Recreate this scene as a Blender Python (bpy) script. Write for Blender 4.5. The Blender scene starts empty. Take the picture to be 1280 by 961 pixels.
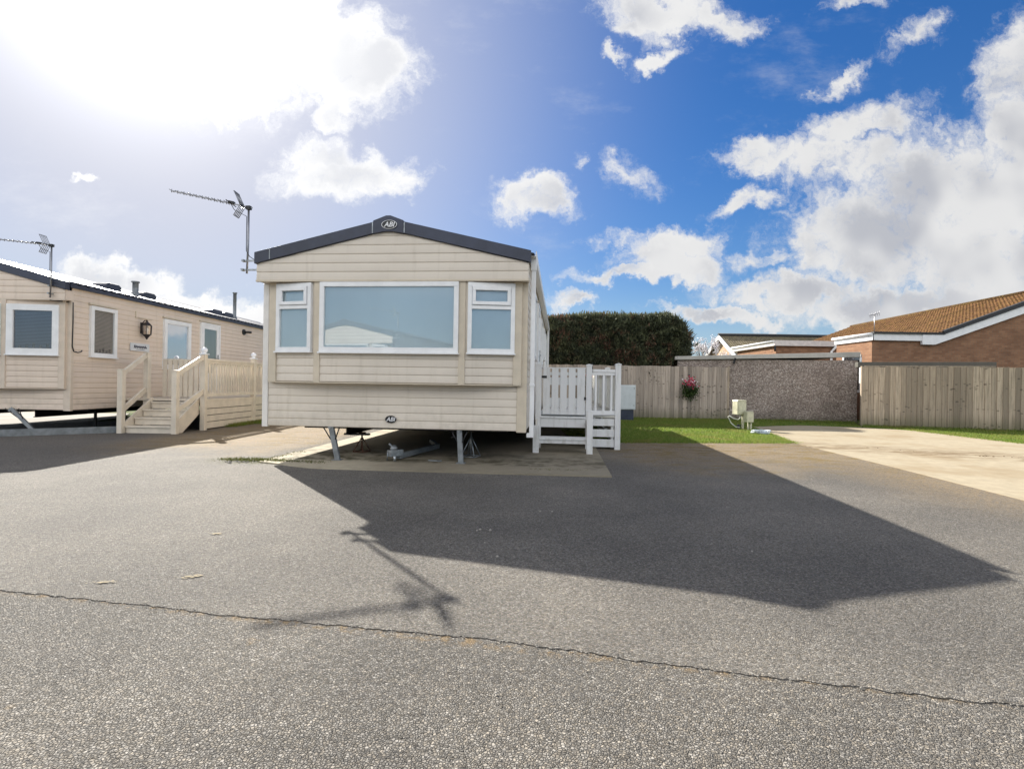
import bpy, bmesh, math, random
import numpy as np
from mathutils import Vector, Matrix
random.seed(7); rng = np.random.default_rng(7)
S = bpy.context.scene
COL = S.collection
R = math.radians

# ------------------------------------------------------------------ camera model (also used to read ground points)
EYE = 1.096; FPX = 636.0; ROLL = -0.0157
def ray(u, v):
    a, b = (u-640)/FPX, -(v-480.5)/FPX
    c, s = math.cos(ROLL), math.sin(ROLL)
    return Vector((c*a + s*b, 1.0, -s*a + c*b))
def gp(u, v, z=0.0):
    d = ray(u, v); t = (z-EYE)/d.z
    return Vector((d.x*t, t, z))
def at(u, v, Y):
    d = ray(u, v)
    return Vector((d.x*Y, Y, EYE + d.z*Y))

cam = bpy.data.cameras.new('camera'); cam.sensor_width = 36; cam.lens = 36*FPX/1280
cam.clip_start = 0.05; cam.clip_end = 2000
co = bpy.data.objects.new('camera', cam); COL.objects.link(co)
co.location = (0, 0, EYE)
co.rotation_euler = (Matrix.Rotation(R(90), 3, 'X') @ Matrix.Rotation(-ROLL, 3, 'Z')).to_euler()
S.camera = co

# ------------------------------------------------------------------ node helpers
class NT:
    def __init__(s, tree): s.t = tree
    def n(s, typ, ins=None, **at):
        nd = s.t.nodes.new(typ)
        for k, v in at.items(): setattr(nd, k, v)
        for k, v in (ins or {}).items():
            sk = nd.inputs[k]
            if isinstance(v, bpy.types.NodeSocket): s.t.links.new(v, sk)
            elif isinstance(v, bpy.types.Node): s.t.links.new(v.outputs[0], sk)
            else: sk.default_value = v
        return nd
    def m(s, op, a, b=None, c=None, clamp=False):
        ins = {0: a}
        if b is not None: ins[1] = b
        if c is not None: ins[2] = c
        return s.n('ShaderNodeMath', ins, operation=op, use_clamp=clamp).outputs[0]
    def mix(s, f, a, b, mode='MIX'):
        nd = s.n('ShaderNodeMix', data_type='RGBA', blend_type=mode, clamp_factor=True)
        for k, v in ((0, f), (6, a), (7, b)):
            if isinstance(v, bpy.types.NodeSocket): s.t.links.new(v, nd.inputs[k])
            else: nd.inputs[k].default_value = (tuple(v)+(1,))[:4] if k else v
        return nd.outputs[2]
    def ramp(s, f, stops):
        nd = s.n('ShaderNodeValToRGB', {0: f}); e = nd.color_ramp.elements
        for i, (p, c) in enumerate(stops):
            if i >= 2: e.new(p)
            e[i].position = p
            e[i].color = (tuple(c)+(1,))[:4] if not isinstance(c, (int, float)) else (c, c, c, 1)
        return nd.outputs[0]
    def rng(s, v, a, b, c=0.0, d=1.0):
        return s.n('ShaderNodeMapRange', {0: v, 1: a, 2: b, 3: c, 4: d}, interpolation_type='SMOOTHSTEP').outputs[0]
    def noise(s, vec, scale, detail=4, rough=.55, dist=0.0):
        return s.n('ShaderNodeTexNoise', {'Vector': vec, 'Scale': scale, 'Detail': detail, 'Roughness': rough, 'Distortion': dist}).outputs[0]
    def scaled(s, vec, sc):
        return s.n('ShaderNodeMapping', {0: vec, 3: sc}).outputs[0]

MATS = {}
def newmat(name):
    m = bpy.data.materials.new(name); m.use_nodes = True
    t = NT(m.node_tree); b = m.node_tree.nodes['Principled BSDF']
    MATS[name] = m
    return m, t, b
def setp(t, b, **k):
    names = dict(color='Base Color', rough='Roughness', metal='Metallic', spec='Specular IOR Level', normal='Normal', alpha='Alpha', ior='IOR', coat='Coat Weight', sss='Subsurface Weight')
    for kk, v in k.items():
        sk = b.inputs[names[kk]]
        if isinstance(v, bpy.types.NodeSocket): t.t.links.new(v, sk)
        elif kk == 'color': sk.default_value = (tuple(v)+(1,))[:4]
        else: sk.default_value = v
def bump(t, h, strength=.3, dist=.01, normal=None):
    ins = {'Height': h, 'Strength': strength, 'Distance': dist}
    if normal: ins['Normal'] = normal
    return t.n('ShaderNodeBump', ins).outputs[0]
def objco(t): return t.n('ShaderNodeTexCoord').outputs['Object']
def simple(name, col, rough=.5, metal=0.0, var=.12, vs=6.0, bs=0.0, bscale=60, spec=.5):
    m, t, b = newmat(name); o = objco(t)
    f = t.noise(o, vs, 5, .6)
    c = t.mix(t.rng(f, .3, .7), [x*(1-var) for x in col], [min(1, x*(1+var)) for x in col])
    setp(t, b, color=c, rough=rough, metal=metal, spec=spec)
    if bs: setp(t, b, normal=bump(t, t.noise(o, bscale, 3), bs, .004))
    return m

def siding_mat(name, col):
    m, t, b = newmat(name); o = objco(t)
    big = t.noise(o, .9, 4, .6)
    streak = t.noise(t.scaled(o, (9, 9, .7)), 1.0, 4, .65)
    grain = t.noise(t.scaled(o, (3, 3, 90)), 1.0, 3, .6)
    c = t.mix(t.rng(big, .3, .7), [x*.94 for x in col], [x*1.04 for x in col])
    c = t.mix(t.m('MULTIPLY', t.rng(streak, .5, .8), .36), c, (col[0]*.66, col[1]*.64, col[2]*.58))
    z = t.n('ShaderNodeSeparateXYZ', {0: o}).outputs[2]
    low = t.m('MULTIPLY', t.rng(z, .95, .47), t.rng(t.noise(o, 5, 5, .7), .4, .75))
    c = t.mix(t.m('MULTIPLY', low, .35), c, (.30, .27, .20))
    setp(t, b, color=c, rough=.42, spec=.35, normal=bump(t, grain, .10, .003))
    return m
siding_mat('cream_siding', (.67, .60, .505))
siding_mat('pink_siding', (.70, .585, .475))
simple('white_pvc', (.80, .80, .79), .32, var=.05)
simple('tan_trim', (.60, .52, .40), .42, var=.06)
simple('pink_trim', (.63, .535, .43), .42, var=.06)
simple('white_trim', (.74, .71, .66), .4, var=.06)
simple('charcoal_trim', (.030, .036, .060), .38, var=.25, vs=3)
simple('soft_black', (.012, .012, .013), .45)
simple('black_iron', (.014, .010, .012), .4)
simple('galvanised', (.33, .35, .36), .42, .75, var=.25, vs=14)
simple('painted_steel', (.20, .215, .22), .5, .2, var=.25, vs=9, bs=.15)
simple('dull_alu', (.30, .30, .31), .38, .8, var=.15)
simple('rust', (.13, .06, .035), .8, .2, var=.4, vs=18)
simple('dark_under', (.05, .045, .04), .85, var=.3)
simple('rubber', (.02, .02, .021), .8)
simple('badge_white', (.75, .75, .75), .35)
simple('cabinet_grey', (.56, .59, .60), .45, var=.06)
simple('meter_cream', (.52, .50, .36), .5, var=.18, vs=9)
simple('hose_pale', (.62, .62, .56), .45)
simple('hose_blue', (.42, .48, .52), .4)
simple('plaque_grey', (.62, .63, .64), .35, var=.06)
simple('flower_pink', (.62, .05, .12), .6, var=.5, vs=40)
simple('flower_white', (.75, .62, .66), .6)
simple('deck_cream', (.66, .59, .485), .5, var=.08, vs=5)
def grime(name, col):
    m, t, b = newmat(name); o = objco(t)
    z = t.n('ShaderNodeSeparateXYZ', {0: o}).outputs[2]
    st = t.noise(t.scaled(o, (14, 14, 1.6)), 1.0, 5, .65); sp_ = t.noise(o, 11, 5, .65)
    c = t.mix(t.m('MULTIPLY', t.rng(st, .48, .74), .45), col, (.42, .40, .33))
    c = t.mix(t.m('MULTIPLY', t.m('MULTIPLY', t.rng(z, .55, .0), t.rng(sp_, .45, .75)), .35), c, (.36, .33, .25))
    setp(t, b, color=c, rough=.5, spec=.3, normal=bump(t, sp_, .08, .003))
grime('deck_white', (.78, .78, .77))
simple('deck_white_dirty', (.64, .62, .55), .55, var=.12, vs=8)
simple('finial', (.80, .82, .86), .12, var=.03)
simple('yellow_paint', (.20, .155, .075), .8, var=.3, vs=40)
simple('white_board', (.80, .80, .80), .45, var=.05)
simple('pale_gutter', (.62, .58, .55), .4, var=.1)
simple('black_felt', (.02, .021, .023), .6)
simple('bark', (.13, .10, .08), .9, var=.3, vs=20)
simple('blossom_white', (.75, .72, .74), .7)
simple('clod', (.13, .085, .045), .95, var=.4, vs=30)
simple('pebble', (.27, .25, .22), .8, var=.4, vs=30)

def roofsheet():
    m, t, b = newmat('roof_sheet'); o = objco(t)
    f = t.noise(o, 4, 5, .6)
    setp(t, b, color=t.mix(t.rng(f, .3, .7), (.055, .058, .075), (.10, .105, .125)), rough=.38, metal=.0, spec=.35)
roofsheet()

def glassmat(name, base, tint=(1, 1, 1), refl=1.0):
    m, t, b = newmat(name); m.node_tree.nodes.remove(b)
    fr = t.n('ShaderNodeFresnel', {'IOR': 1.6}).outputs[0]
    fac = t.m('MULTIPLY', t.m('ADD', t.m('MULTIPLY', fr, .9), .05), refl, clamp=True)
    tr = t.n('ShaderNodeBsdfTransparent', {0: (*base, 1)}); gl = t.n('ShaderNodeBsdfGlossy', {0: (*tint, 1), 'Roughness': .015})
    mx = t.n('ShaderNodeMixShader', {0: fac, 1: tr.outputs[0], 2: gl.outputs[0]})
    t.t.links.new(mx.outputs[0], t.t.nodes['Material Output'].inputs[0])
glassmat('window_glass', (.95, .975, .985), (.95, .98, 1), 1.5)
glassmat('side_glass', (.93, .96, .97), (.95, .98, 1), .6)
glassmat('lamp_glass', (.9, .85, .8))
def fabric(name, col, folds):
    m, t, b = newmat(name); o = objco(t)
    w = t.noise(t.scaled(o, (folds, folds, .15)), 1.0, 3, .5)
    c = t.mix(t.rng(w, .3, .7), [x*.90 for x in col], [x*1.06 for x in col])
    setp(t, b, color=c, rough=.9, spec=.1, normal=bump(t, w, .3, .02))
fabric('pale_blind', (.73, .82, .85), .8)
fabric('slat_blind', (.22, .22, .26), 1)
fabric('slat_blind_pale', (.42, .37, .33), 1)
fabric('door_blind', (.30, .33, .28), 2)
simple('sill_things', (.16, .14, .13), .6, var=.6, vs=25)

def asphalt(name, sc, tone, gapw, bstr, bdist, zone):
    m, t, b = newmat(name); o = objco(t)
    d = t.n('ShaderNodeTexNoise', {'Vector': o, 'Scale': sc*.6, 'Detail': 2}).outputs[1]
    vec = t.n('ShaderNodeVectorMath', {0: o, 1: t.n('ShaderNodeVectorMath', {0: d, 3: .35/sc}, operation='SCALE').outputs[0]}, operation='ADD').outputs[0]
    vo = t.n('ShaderNodeTexVoronoi', {'Vector': vec, 'Scale': sc, 'Randomness': 1.0})
    ed = t.n('ShaderNodeTexVoronoi', {'Vector': vec, 'Scale': sc}, feature='DISTANCE_TO_EDGE').outputs[0]
    rv = t.n('ShaderNodeSeparateColor', {0: vo.outputs['Color']})
    patch = t.noise(o, .55, 5, .6)
    patch2 = t.noise(o, 3.1, 5, .65)
    stone = t.ramp(rv.outputs[0], [(q, (tone*k, tone*k*.955, tone*k*.885)) for q, k in ((0, .50), (.35, .88), (.75, 1.10), (1, 1.65))])
    warm = t.mix(t.rng(rv.outputs[1], .3, .9), (1, .98, .95), (1.0, .93, .83))
    c = t.mix(1.0, stone, warm, 'MULTIPLY')
    gap = t.rng(ed, 0.0, gapw)
    c = t.mix(t.m('MULTIPLY', t.m('SUBTRACT', 1.0, gap), .72), c, (tone*.34, tone*.32, tone*.29))
    c = t.mix(t.rng(patch, .35, .68), t.mix(1, c, (.78, .78, .785), 'MULTIPLY'), t.mix(1, c, (1.14, 1.13, 1.11), 'MULTIPLY'))
    c = t.mix(t.m('MULTIPLY', t.rng(patch2, .56, .75), .35), c, (tone*.55, tone*.54, tone*.52))
    if zone: c = zone(t, o, c)
    hgt = t.m('ADD', t.m('MULTIPLY', t.rng(ed, 0, gapw*2.2), 1.0), t.m('MULTIPLY', rv.outputs[2], .7))
    hgt = t.m('ADD', hgt, t.m('MULTIPLY', t.noise(o, sc*.09, 3), .9))
    setp(t, b, color=c, rough=.82, spec=.28, normal=bump(t, hgt, bstr, bdist))
    return m
def xyz(t, o): 
    s = t.n('ShaderNodeSeparateXYZ', {0: o}); return s.outputs[0], s.outputs[1], s.outputs[2]
def drive_zone(t, o, c):
    x, y, z = xyz(t, o)
    n1 = t.noise(o, 1.1, 6, .65); n2 = t.noise(o, 9, 5, .7)
    # silt and moss where the tarmac meets the lawn and the empty pitch
    a = t.m('ADD', y, t.m('MULTIPLY', t.m('SUBTRACT', n1, .5), 3.2))
    right = t.m('MULTIPLY', t.rng(a, 5.6, 8.6), t.rng(x, .9, 2.6))
    edge = t.rng(t.m('ADD', x, t.m('MULTIPLY', t.m('SUBTRACT', n1, .5), 1.1)), 3.6, 5.2)
    edge = t.m('MULTIPLY', edge, t.rng(y, 3.0, 6.0))
    left = t.m('MULTIPLY', t.rng(a, 7.0, 9.2), t.rng(x, -3.0, -3.6))
    left = t.m('MULTIPLY', left, t.rng(x, -7.2, -6.0))
    silt = t.m('MAXIMUM', t.m('MAXIMUM', right, t.m('MULTIPLY', edge, .8)), left)
    silt = t.m('MULTIPLY', t.m('MULTIPLY', silt, t.rng(n2, .12, .52)), t.rng(t.noise(o, 30, 5, .8), .36, .60))
    c = t.mix(t.m('MULTIPLY', silt, .95), c, (.31, .22, .115))
    moss = t.m('MULTIPLY', t.m('MAXIMUM', right, t.m('MULTIPLY', left, .7)), t.rng(t.noise(t.scaled(o, (.7, 1.6, 1)), 2.6, 6, .72), .48, .62))
    c = t.mix(t.m('MULTIPLY', moss, .85), c, (.185, .125, .03))
    # weeds at the corner of the pad
    dx = t.m('SUBTRACT', x, -3.45); dy = t.m('SUBTRACT', y, 6.95)
    rr = t.m('SQRT', t.m('ADD', t.m('MULTIPLY', dx, t.m('MULTIPLY', dx, .7)), t.m('MULTIPLY', dy, t.m('MULTIPLY', dy, 3.0))))
    wd = t.m('MULTIPLY', t.rng(rr, .8, .2), t.rng(n2, .38, .58))
    c = t.mix(t.m('MULTIPLY', wd, .9), c, (.085, .085, .022))
    # mottled darker tone over the left part of the tarmac
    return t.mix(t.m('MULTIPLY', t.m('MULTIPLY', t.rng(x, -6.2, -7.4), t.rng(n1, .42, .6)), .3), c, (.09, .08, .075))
def road_zone(t, o, c):
    x, y, z = xyz(t, o)
    n2 = t.noise(o, 14, 5, .7)
    d = t.m('SUBTRACT', t.m('ADD', t.m('MULTIPLY', x, -.185), 2.125), y)
    s = t.m('MULTIPLY', t.rng(d, .055, .0), t.rng(n2, .46, .62))
    c = t.mix(t.m('MULTIPLY', s, .75), c, (.28, .19, .09))
    spot = t.rng(t.noise(o, 4.0, 2, .5), .70, .76)
    return t.mix(t.m('MULTIPLY', t.m('MULTIPLY', spot, t.rng(n2, .45, .6)), .6), c, (.36, .25, .12))
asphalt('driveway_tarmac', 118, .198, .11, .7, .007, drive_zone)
asphalt('coarse_tarmac', 108, .222, .11, .85, .010, road_zone)

def concrete(name, col, dirt, dirtcol, extra=None):
    m, t, b = newmat(name); o = objco(t)
    n1 = t.noise(o, .8, 6, .62); n2 = t.noise(o, 6, 6, .7); n3 = t.noise(o, 90, 3, .6)
    c = t.mix(t.rng(n2, .3, .7), [x*.88 for x in col], [x*1.08 for x in col])
    c = t.mix(t.m('MULTIPLY', t.rng(n1, .45, .68), dirt), c, dirtcol)
    c = t.mix(t.m('MULTIPLY', t.rng(n3, .55, .75), .25), c, [x*.6 for x in col])
    if extra: c = extra(t, o, c, n1, n2)
    setp(t, b, color=c, rough=.85, spec=.25, normal=bump(t, t.m('ADD', n3, n2), .25, .004))
def pad_dirt_and_tone(t, o, c, n1, n2):
    x, y, z = xyz(t, o)
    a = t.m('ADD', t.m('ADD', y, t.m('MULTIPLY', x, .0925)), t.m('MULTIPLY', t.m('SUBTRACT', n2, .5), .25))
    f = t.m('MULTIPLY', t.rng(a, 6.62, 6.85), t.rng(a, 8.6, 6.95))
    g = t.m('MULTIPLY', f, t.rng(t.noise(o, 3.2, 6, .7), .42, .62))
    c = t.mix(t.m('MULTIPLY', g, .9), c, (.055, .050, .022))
    return t.mix(t.m('MULTIPLY', t.rng(x, -2.3, -1.2), .55), c, (.10, .085, .06))  # tone deepens smoothly towards the right of the pad
concrete('stained_concrete', (.42, .37, .275), .55, (.20, .165, .11), pad_dirt_and_tone)
def pitch_dirt(t, o, c, n1, n2):
    x, y, z = xyz(t, o)
    a = t.m('SUBTRACT', t.m('ADD', y, t.m('MULTIPLY', x, .45)), 12.35)
    a = t.m('ABSOLUTE', t.m('ADD', a, t.m('MULTIPLY', t.m('SUBTRACT', n1, .5), 2.4)))
    f = t.m('MULTIPLY', t.rng(a, 1.15, .1), t.rng(t.noise(t.scaled(o, (.8, 2.2, 1)), 2.2, 6, .7), .40, .58))
    return t.mix(t.m('MULTIPLY', f, .8), c, (.15, .10, .05))
concrete('pale_concrete', (.36, .305, .215), .6, (.25, .185, .105), pitch_dirt)
concrete('coping_concrete', (.46, .44, .40), .5, (.27, .25, .215))
concrete('dark_coping', (.11, .105, .09), .5, (.05, .05, .042))
concrete('yard_concrete', (.15, .135, .11), .4, (.34, .30, .25))

def groundmat():
    m, t, b = newmat('field_ground'); o = objco(t)
    c = t.mix(t.rng(t.noise(o, .35, 6, .65), .4, .62), (.055, .085, .022), (.13, .105, .05))
    setp(t, b, color=c, rough=.95, spec=.1, normal=bump(t, t.noise(o, 30, 4), .5, .03))
groundmat()
def turf():
    m, t, b = newmat('turf'); o = objco(t)
    c = t.mix(t.rng(t.noise(o, 1.6, 6, .65), .4, .65), (.055, .115, .016), (.10, .14, .03))
    setp(t, b, color=c, rough=.95, spec=.1, normal=bump(t, t.noise(o, 60, 4), .6, .03))
    m, t, b = newmat('grass_blade'); o = objco(t)
    g = t.n('ShaderNodeNewGeometry').outputs['Random Per Island']
    c = t.ramp(g, [(0, (.115, .185, .028)), (.55, (.20, .285, .045)), (.85, (.28, .33, .07)), (1, (.38, .34, .15))])
    c = t.mix(t.m('MULTIPLY', t.rng(t.noise(o, 1.3, 6, .68), .48, .64), .75), c, (.26, .24, .07))
    tr = t.n('ShaderNodeBsdfTranslucent', {0: c}); setp(t, b, color=c, rough=.55, spec=.25)
    mx = t.n('ShaderNodeMixShader', {0: .5, 1: b.outputs[0], 2: tr.outputs[0]})
    t.t.links.new(mx.outputs[0], t.t.nodes['Material Output'].inputs[0])
turf()
def leafmat(name, stops, patchcol=None, trans=.25):
    m, t, b = newmat(name); o = objco(t)
    g = t.n('ShaderNodeNewGeometry').outputs['Random Per Island']
    c = t.ramp(g, stops)
    if patchcol: c = t.mix(t.rng(t.noise(o, 3.4, 4, .6), .36, .62), t.mix(1, c, (.55, .56, .58), 'MULTIPLY'), t.mix(1, c, (1.15, 1.12, 1.02), 'MULTIPLY'))
    if patchcol: c = t.mix(t.m('MULTIPLY', t.rng(t.noise(o, 1.6, 4, .6), .50, .62), t.rng(g, .25, .7)), c, patchcol)
    tr = t.n('ShaderNodeBsdfTranslucent', {0: c}); setp(t, b, color=c, rough=.6, spec=.2)
    mx = t.n('ShaderNodeMixShader', {0: trans, 1: b.outputs[0], 2: tr.outputs[0]})
    t.t.links.new(mx.outputs[0], t.t.nodes['Material Output'].inputs[0])
leafmat('conifer_spray', [(0, (.075, .088, .058)), (.6, (.115, .13, .078)), (.9, (.15, .165, .09)), (1, (.18, .19, .11))], (.23, .12, .085))
leafmat('basket_leaf', [(0, (.03, .05, .015)), (1, (.07, .11, .03))])
leafmat('weed_leaf', [(0, (.04, .07, .012)), (1, (.16, .15, .04))])

def woodfence(name, col, step, ax):
    m, t, b = newmat(name); o = objco(t)
    x, y, z = xyz(t, o)
    g = t.n('ShaderNodeNewGeometry').outputs['Random Per Island']
    tone = t.ramp(g, [(0, [v*.62 for v in col]), (.5, col), (1, [min(1, v*1.32) for v in col])])
    off = t.n('ShaderNodeCombineXYZ', {0: t.m('MULTIPLY', g, 40), 1: 0.0, 2: t.m('MULTIPLY', g, 7)}).outputs[0]
    ov = t.n('ShaderNodeVectorMath', {0: o, 1: off}, operation='ADD').outputs[0]
    grain = t.noise(t.scaled(ov, (38, 38, 1.2)), 1.0, 5, .65)
    blot = t.noise(t.scaled(ov, (5, 5, 1.0)), 1.0, 5, .7)
    c = t.mix(t.m('MULTIPLY', t.rng(grain, .40, .68), .6), tone, [v*.42 for v in col])
    c = t.mix(t.m('MULTIPLY', t.rng(blot, .48, .70), .55), c, (col[0]*.55, col[1]*.58, col[2]*.62))
    # nail and knot stains in loose rows
    kn = t.n('ShaderNodeTexVoronoi', {'Vector': t.scaled(o, (9, 9, 13)), 'Scale': 1.0}).outputs[0]
    rowm = t.rng(t.noise(t.scaled(o, (.55, .55, 4.5)), 1.0, 3, .6), .52, .60)
    c = t.mix(t.m('MULTIPLY', t.m('MULTIPLY', t.rng(kn, .42, .20), rowm), .65), c, (.05, .04, .033))
    # green at the foot
    c = t.mix(t.m('MULTIPLY', t.rng(t.m('ADD', z, t.m('MULTIPLY', blot, .5)), .75, .25), .55), c, (.075, .085, .030))
    setp(t, b, color=c, rough=.85, spec=.2, normal=bump(t, grain, .35, .004))
woodfence('weathered_board', (.44, .365, .30), .13, 0)
woodfence('weathered_board_warm', (.42, .335, .25), .13, 0)
def dash():
    m, t, b = newmat('pebbledash'); o = objco(t)
    vo = t.n('ShaderNodeTexVoronoi', {'Vector': o, 'Scale': 34.0}); r = t.n('ShaderNodeSeparateColor', {0: vo.outputs[1]})
    c = t.ramp(r.outputs[0], [(0, (.19, .15, .125)), (.5, (.315, .255, .22)), (.8, (.41, .34, .295)), (1, (.56, .49, .43))])
    c = t.mix(t.m('MULTIPLY', t.rng(t.noise(o, 1.1, 5, .65), .42, .7), .45), c, (.13, .105, .09))
    x, y, z = xyz(t, o)
    c = t.mix(t.m('MULTIPLY', t.rng(z, .35, .0), .5), c, (.07, .07, .045))
    setp(t, b, color=c, rough=.9, spec=.2, normal=bump(t, t.m('SUBTRACT', 1, vo.outputs[0]), 1.0, .02))
dash()
def brick(name, c1, c2, mortar):
    m, t, b = newmat(name); o = objco(t)
    x, y, z = xyz(t, o)
    v = t.n('ShaderNodeCombineXYZ', {0: t.m('ADD', x, y), 1: z}).outputs[0]
    bk = t.n('ShaderNodeTexBrick', {'Vector': v, 'Color1': (*c1, 1), 'Color2': (*c2, 1), 'Mortar': (*mortar, 1), 'Scale': 1.0,
              'Mortar Size': .008, 'Mortar Smooth': .3, 'Bias': 0.0, 'Brick Width': .225, 'Row Height': .075})
    c = t.mix(t.rng(t.noise(o, 1.2, 5, .65), .35, .7), bk.outputs[0], t.mix(1, bk.outputs[0], (.72, .72, .74), 'MULTIPLY'))
    c = t.mix(t.m('MULTIPLY', t.rng(t.noise(o, 14, 3, .6), .45, .75), .4), c, c1)
    hb = t.m('ADD', t.m('SUBTRACT', 1, bk.outputs[1]), t.m('MULTIPLY', t.noise(o, 50, 3), .5))
    setp(t, b, color=c, rough=.88, spec=.2, normal=bump(t, hb, .5, .01))
brick('house_brick', (.25, .125, .070), (.34, .185, .105), (.22, .16, .115))
brick('buff_brick', (.44, .30, .19), (.56, .38, .24), (.42, .34, .26))
def tiles(name, ca, cb, moss, mfac):
    m, t, b = newmat(name)
    uv = t.n('ShaderNodeUVMap').outputs[0]; o = objco(t)
    bk = t.n('ShaderNodeTexBrick', {'Vector': uv, 'Color1': (*ca, 1), 'Color2': (*cb, 1), 'Mortar': (ca[0]*.35, ca[1]*.35, ca[2]*.35, 1), 'Scale': 1.0,
              'Mortar Size': .012, 'Mortar Smooth': .4, 'Bias': 0.0, 'Brick Width': .33, 'Row Height': .27})
    n1 = t.noise(o, 2.2, 6, .7); n2 = t.noise(o, 13, 5, .7)
    c = t.mix(t.m('MULTIPLY', t.rng(n2, .40, .62), mfac), bk.outputs[0], moss)
    c = t.mix(t.m('MULTIPLY', t.rng(n1, .45, .62), .55), c, [v*.6 for v in ca])
    u, v, w = xyz(t, uv)
    saw = t.m('FRACT', t.m('DIVIDE', v, .27)); wav = t.m('SINE', t.m('MULTIPLY', u, 2*math.pi/.165))
    h = t.m('ADD', t.m('MULTIPLY', t.m('SUBTRACT', 1, saw), 1.0), t.m('ADD', t.m('MULTIPLY', wav, .4), t.m('MULTIPLY', t.noise(o, 9, 4, .7), 1.2)))
    setp(t, b, color=c, rough=.9, spec=.15, normal=bump(t, h, .9, .05))
tiles('mossy_tile', (.14, .068, .036), (.20, .10, .05), (.21, .14, .035), .62)
tiles('grey_tile', (.20, .165, .12), (.27, .22, .16), (.20, .18, .06), .6)

# ------------------------------------------------------------------ mesh helpers
class MB:
    def __init__(s): s.v = []; s.f = []; s.mi = []; s.sm = []; s.uvb = None
    def V(s, p): s.v.append((p[0], p[1], p[2])); return len(s.v)-1
    def F(s, idx, mi=0, sm=False): s.f.append(tuple(idx)); s.mi.append(mi); s.sm.append(sm)
    def face(s, pts, mi=0, sm=False): s.F([s.V(p) for p in pts], mi, sm)
    def box(s, x0, x1, y0, y1, z0, z1, mi=0):
        i = [s.V((x, y, z)) for z in (z0, z1) for y in (y0, y1) for x in (x0, x1)]
        for f in ((0, 2, 3, 1), (4, 5, 7, 6), (0, 1, 5, 4), (2, 6, 7, 3), (0, 4, 6, 2), (1, 3, 7, 5)): s.F([i[k] for k in f], mi)
    def obox(s, a, b, w, h, up=(0, 0, 1), mi=0):
        """bar from a to b, width w (sideways), height h (along up)."""
        a, b, up = Vector(a), Vector(b), Vector(up); d = (b-a).normalized()
        sd = d.cross(up).normalized(); u2 = sd.cross(d).normalized()
        i = []
        for p in (a, b):
            for q in ((-1, -1), (1, -1), (1, 1), (-1, 1)): i.append(s.V(p+sd*q[0]*w/2+u2*q[1]*h/2))
        for f in ((0, 3, 2, 1), (4, 5, 6, 7), (0, 1, 5, 4), (1, 2, 6, 5), (2, 3, 7, 6), (3, 0, 4, 7)): s.F([i[k] for k in f], mi)
    def prism(s, poly, y0, y1, mi=0, ax='xz'):
        def P(p, y): return (p[0], y, p[1]) if ax == 'xz' else ((y, p[0], p[1]) if ax == 'yz' else (p[0], p[1], y))
        n = len(poly); a = [s.V(P(p, y0)) for p in poly]; b = [s.V(P(p, y1)) for p in poly]
        s.F(a, mi); s.F(b[::-1], mi)
        for k in range(n): s.F((a[k], b[k], b[(k+1) % n], a[(k+1) % n]), mi)
    def tube(s, path, r, n=8, mi=0, caps=True):
        path = [Vector(p) for p in path]; rs = r if isinstance(r, (list, tuple)) else [r]*len(path)
        rings = []; prev = None
        for k, p in enumerate(path):
            d = (path[min(k+1, len(path)-1)]-path[max(k-1, 0)]).normalized()
            ref = prev if prev is not None else (Vector((0, 0, 1)) if abs(d.z) < .9 else Vector((1, 0, 0)))
            a = (ref - d*ref.dot(d)).normalized(); b = d.cross(a); prev = a
            rings.append([s.V(p + a*rs[k]*math.cos(2*math.pi*j/n) + b*rs[k]*math.sin(2*math.pi*j/n)) for j in range(n)])
        for k in range(len(rings)-1):
            for j in range(n): s.F((rings[k][j], rings[k][(j+1) % n], rings[k+1][(j+1) % n], rings[k+1][j]), mi, True)
        if caps: s.F(rings[0][::-1], mi); s.F(rings[-1], mi)
    def lathe(s, prof, c=(0, 0, 0), n=16, mi=0, sm=True, ph=0.0):
        rings = [[s.V((c[0]+r*math.cos(2*math.pi*j/n+ph), c[1]+r*math.sin(2*math.pi*j/n+ph), c[2]+z)) for j in range(n)] for r, z in prof]
        for k in range(len(rings)-1):
            for j in range(n): s.F((rings[k][j], rings[k][(j+1) % n], rings[k+1][(j+1) % n], rings[k+1][j]), mi, sm)
        s.F(rings[0][::-1], mi); s.F(rings[-1], mi)
    def build(s, name, mats, parent=None, bevel=0.0, fix=True):
        me = bpy.data.meshes.new(name); me.from_pydata(s.v, [], s.f)
        mats = [mats] if isinstance(mats, str) else mats
        for m in mats: me.materials.append(MATS[m])
        me.polygons.foreach_set('material_index', s.mi); me.polygons.foreach_set('use_smooth', s.sm)
        if fix:
            bm = bmesh.new(); bm.from_mesh(me); bmesh.ops.recalc_face_normals(bm, faces=bm.faces); bm.to_mesh(me); bm.free()
        if s.uvb:
            o, e1, e2 = [Vector(q) for q in s.uvb]; uvl = me.uv_layers.new(name='UVMap')
            for l in me.loops:
                d = Vector(me.vertices[l.vertex_index].co)-o; uvl.data[l.index].uv = (d.dot(e1), d.dot(e2))
        ob = bpy.data.objects.new(name, me); COL.objects.link(ob)
        if parent: ob.parent = parent
        if bevel:
            bv = ob.modifiers.new('bevel', 'BEVEL'); bv.width = bevel; bv.segments = 2; bv.limit_method = 'ANGLE'
        return ob
def tag(o, label=None, cat=None, group=None, kind=None):
    if label: o['label'] = label
    if cat: o['category'] = cat
    if group: o['group'] = group
    if kind: o['kind'] = kind
    return o
def thing(name, loc, yaw, label, cat, group=None):
    o = bpy.data.objects.new(name, None); COL.objects.link(o); o.empty_display_size = .2
    o.location = loc; o.rotation_euler = (0, 0, yaw)
    return tag(o, label, cat, group)
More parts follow.
